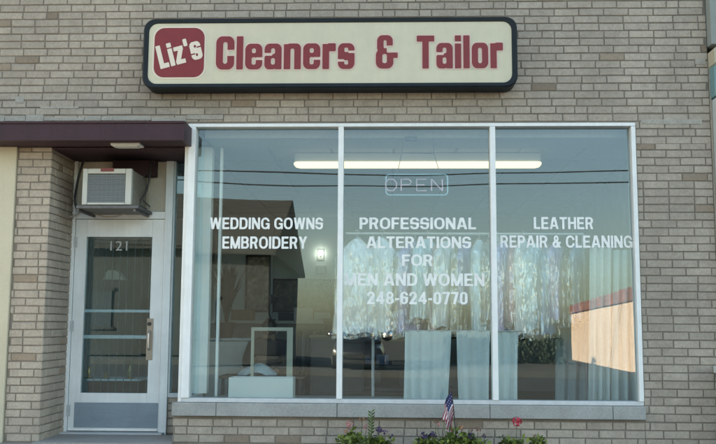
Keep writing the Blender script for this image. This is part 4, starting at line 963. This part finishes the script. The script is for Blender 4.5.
# hedge
R = random.Random(12); mb = MB(); h0, h1 = RV(470, 331, 30), RV(553, 331, 30)
for i in range(5200):
    x = R.uniform(h0.x-1.0, h1.x+.5); y = -30-R.uniform(0, 1.4); z = R.uniform(-.1, .96+.25*math.sin(x*2.1)*math.sin(x*.7+1)); d = Vector((R.gauss(0, 1), R.gauss(0, 1), R.gauss(0, 1))).normalized(); s_ = d.orthogonal().normalized(); l = .1; q = Vector((x, y, z))
    mb.face([q, q+d*l+s_*l*.5, q+d*2*l, q+d*l-s_*l*.5])
Hd = thing('hedge', 'low dark hedge across the street mirrored in the right pane', 'hedge', ((h0.x+h1.x)/2, -30.7, -.16))
obj('foliage', mb, M('hedge_leaf', (.017, .027, .012), .7, island=.5), Hd)
mb = MB()
for i in range(14): x = h0.x-.8+i*(h1.x-h0.x+1.1)/13; mb.tube([(x, -30.7, -.16), (x+.05, -30.7, .6)], [.03, .015], 6)
obj('stems', mb, hroof, Hd)
# power poles and wires
pole_m = M('pole_wood', (.14, .10, .07), .9, noise=[(6, .2)])
YW = -19.0; zw1 = RV(420, 176, 19).z; zw2 = RV(420, 188, 19).z
for x, lab in ((-26, 'wooden utility pole far to the left across the street'), (27, 'wooden utility pole far to the right across the street')):
    t = thing('utility_pole', lab, 'pole', (x, YW, 0), 'utility poles across the street'); obj('pole', MB().tube([(x, YW+.18, -.1), (x, YW+.18, zw1+2.2)], [.16, .11], 14), pole_m, t)
    obj('crossarm', MB().box(x-.06, x+.06, YW-.6, YW+.9, zw1+.95, zw1+1.07), pole_m, t)
for z, lab in ((zw1, 'upper power line mirrored across all the panes'), (zw2, 'lower power line mirrored across all the panes')):
    pts = [(x, YW, z+.9*((x-1)/26)**2) for x in np.linspace(-26, 27, 60)]
    tag(obj('power_line', MB().tube(pts, .022, 6), black, smooth=True, loc=(0, YW, z)), lab, 'power line')

# car added across the street, nose-on to the shop, to carry the chrome glint
cp_ = M('car_paint', (.012, .014, .018), .25, coat=.6); cg = M('car_glass', (.01, .012, .014), .05); chrome = M('chrome', (.95, .95, .95), .2, metal=1); tyre = M('tyre', (.02, .02, .02), .85)
cq = RV(387, 338, 21.5); gx = cq.x-.95; gy_ = -23.5
CA = thing('added_car', 'added dark car standing nose-on across the street, its chrome mirror making the glint in the centre pane', 'car', (gx, gy_, -.13))
def car_ring(t, hw, zb, zt): y = gy_+t; return [(gx-hw*.92, y, zb), (gx-hw, y, zb+(zt-zb)*.3), (gx-hw, y, zb+(zt-zb)*.7), (gx-hw*.88, y, zt), (gx+hw*.88, y, zt), (gx+hw, y, zb+(zt-zb)*.7), (gx+hw, y, zb+(zt-zb)*.3), (gx+hw*.92, y, zb)]
st = [(2.3, .70, .22, .50), (2.2, .82, .10, .62), (1.6, .86, .05, .70), (.9, .87, .05, .76), (-.9, .87, .05, .78), (-1.7, .86, .05, .76), (-2.15, .80, .10, .72), (-2.3, .70, .22, .60)]
obj('body', MB().loft([car_ring(*a) for a in st]), cp_, CA, smooth=True)
obj('cabin_glass', MB().loft([car_ring(*a) for a in [(1.15, .76, .74, .77), (.45, .66, .74, 1.16), (-.75, .66, .74, 1.18), (-1.5, .74, .74, .80)]]), cg, CA, smooth=True)
obj('roof', MB().loft([car_ring(*a) for a in [(.5, .6, 1.161, 1.175), (.3, .62, 1.165, 1.205), (-.6, .62, 1.17, 1.215), (-.85, .6, 1.165, 1.185)]]), cp_, CA, smooth=True)
for t_ in (-1.4, 1.4):
    for sx in (-1, 1):
        wl = obj('wheel', MB().tube([(gx+sx*.68, gy_+t_, .17), (gx+sx*.88, gy_+t_, .17)], .31, 24), tyre, CA, smooth=True); obj('rim', MB().tube([(gx+sx*.875, gy_+t_, .17), (gx+sx*.90, gy_+t_, .17)], [.2, .17], 20), MATS['steel'], wl)
for sx in (-1, 1):
    obj('headlight', MB().ball((gx+sx*.58, gy_+2.22, .42), .09, 0, (1.3, .5, .8)), MATS['frosted_lens'], CA, smooth=True); obj('tail_light', MB().ball((gx+sx*.58, gy_-2.22, .52), .09, 0, (1.5, .5, .8)), sred, CA, smooth=True)
    obj('glint_mirror', MB().ball((gx+sx*.95, gy_+.9, cq.z), .19 if sx > 0 else .1, 0, (1, .9, .9), 24, 16), chrome, CA, smooth=True)  # oversized chrome ball added to throw a sun glint into the centre pane
obj('grille', MB().box(gx-.4, gx+.4, gy_+2.27, gy_+2.31, .28, .42, ch=.01), black, CA)
for a in (2.27, -2.35): obj('bumper', MB().box(gx-.72, gx+.72, gy_+a, gy_+a+.09, .08, .22, ch=.03), black, CA)
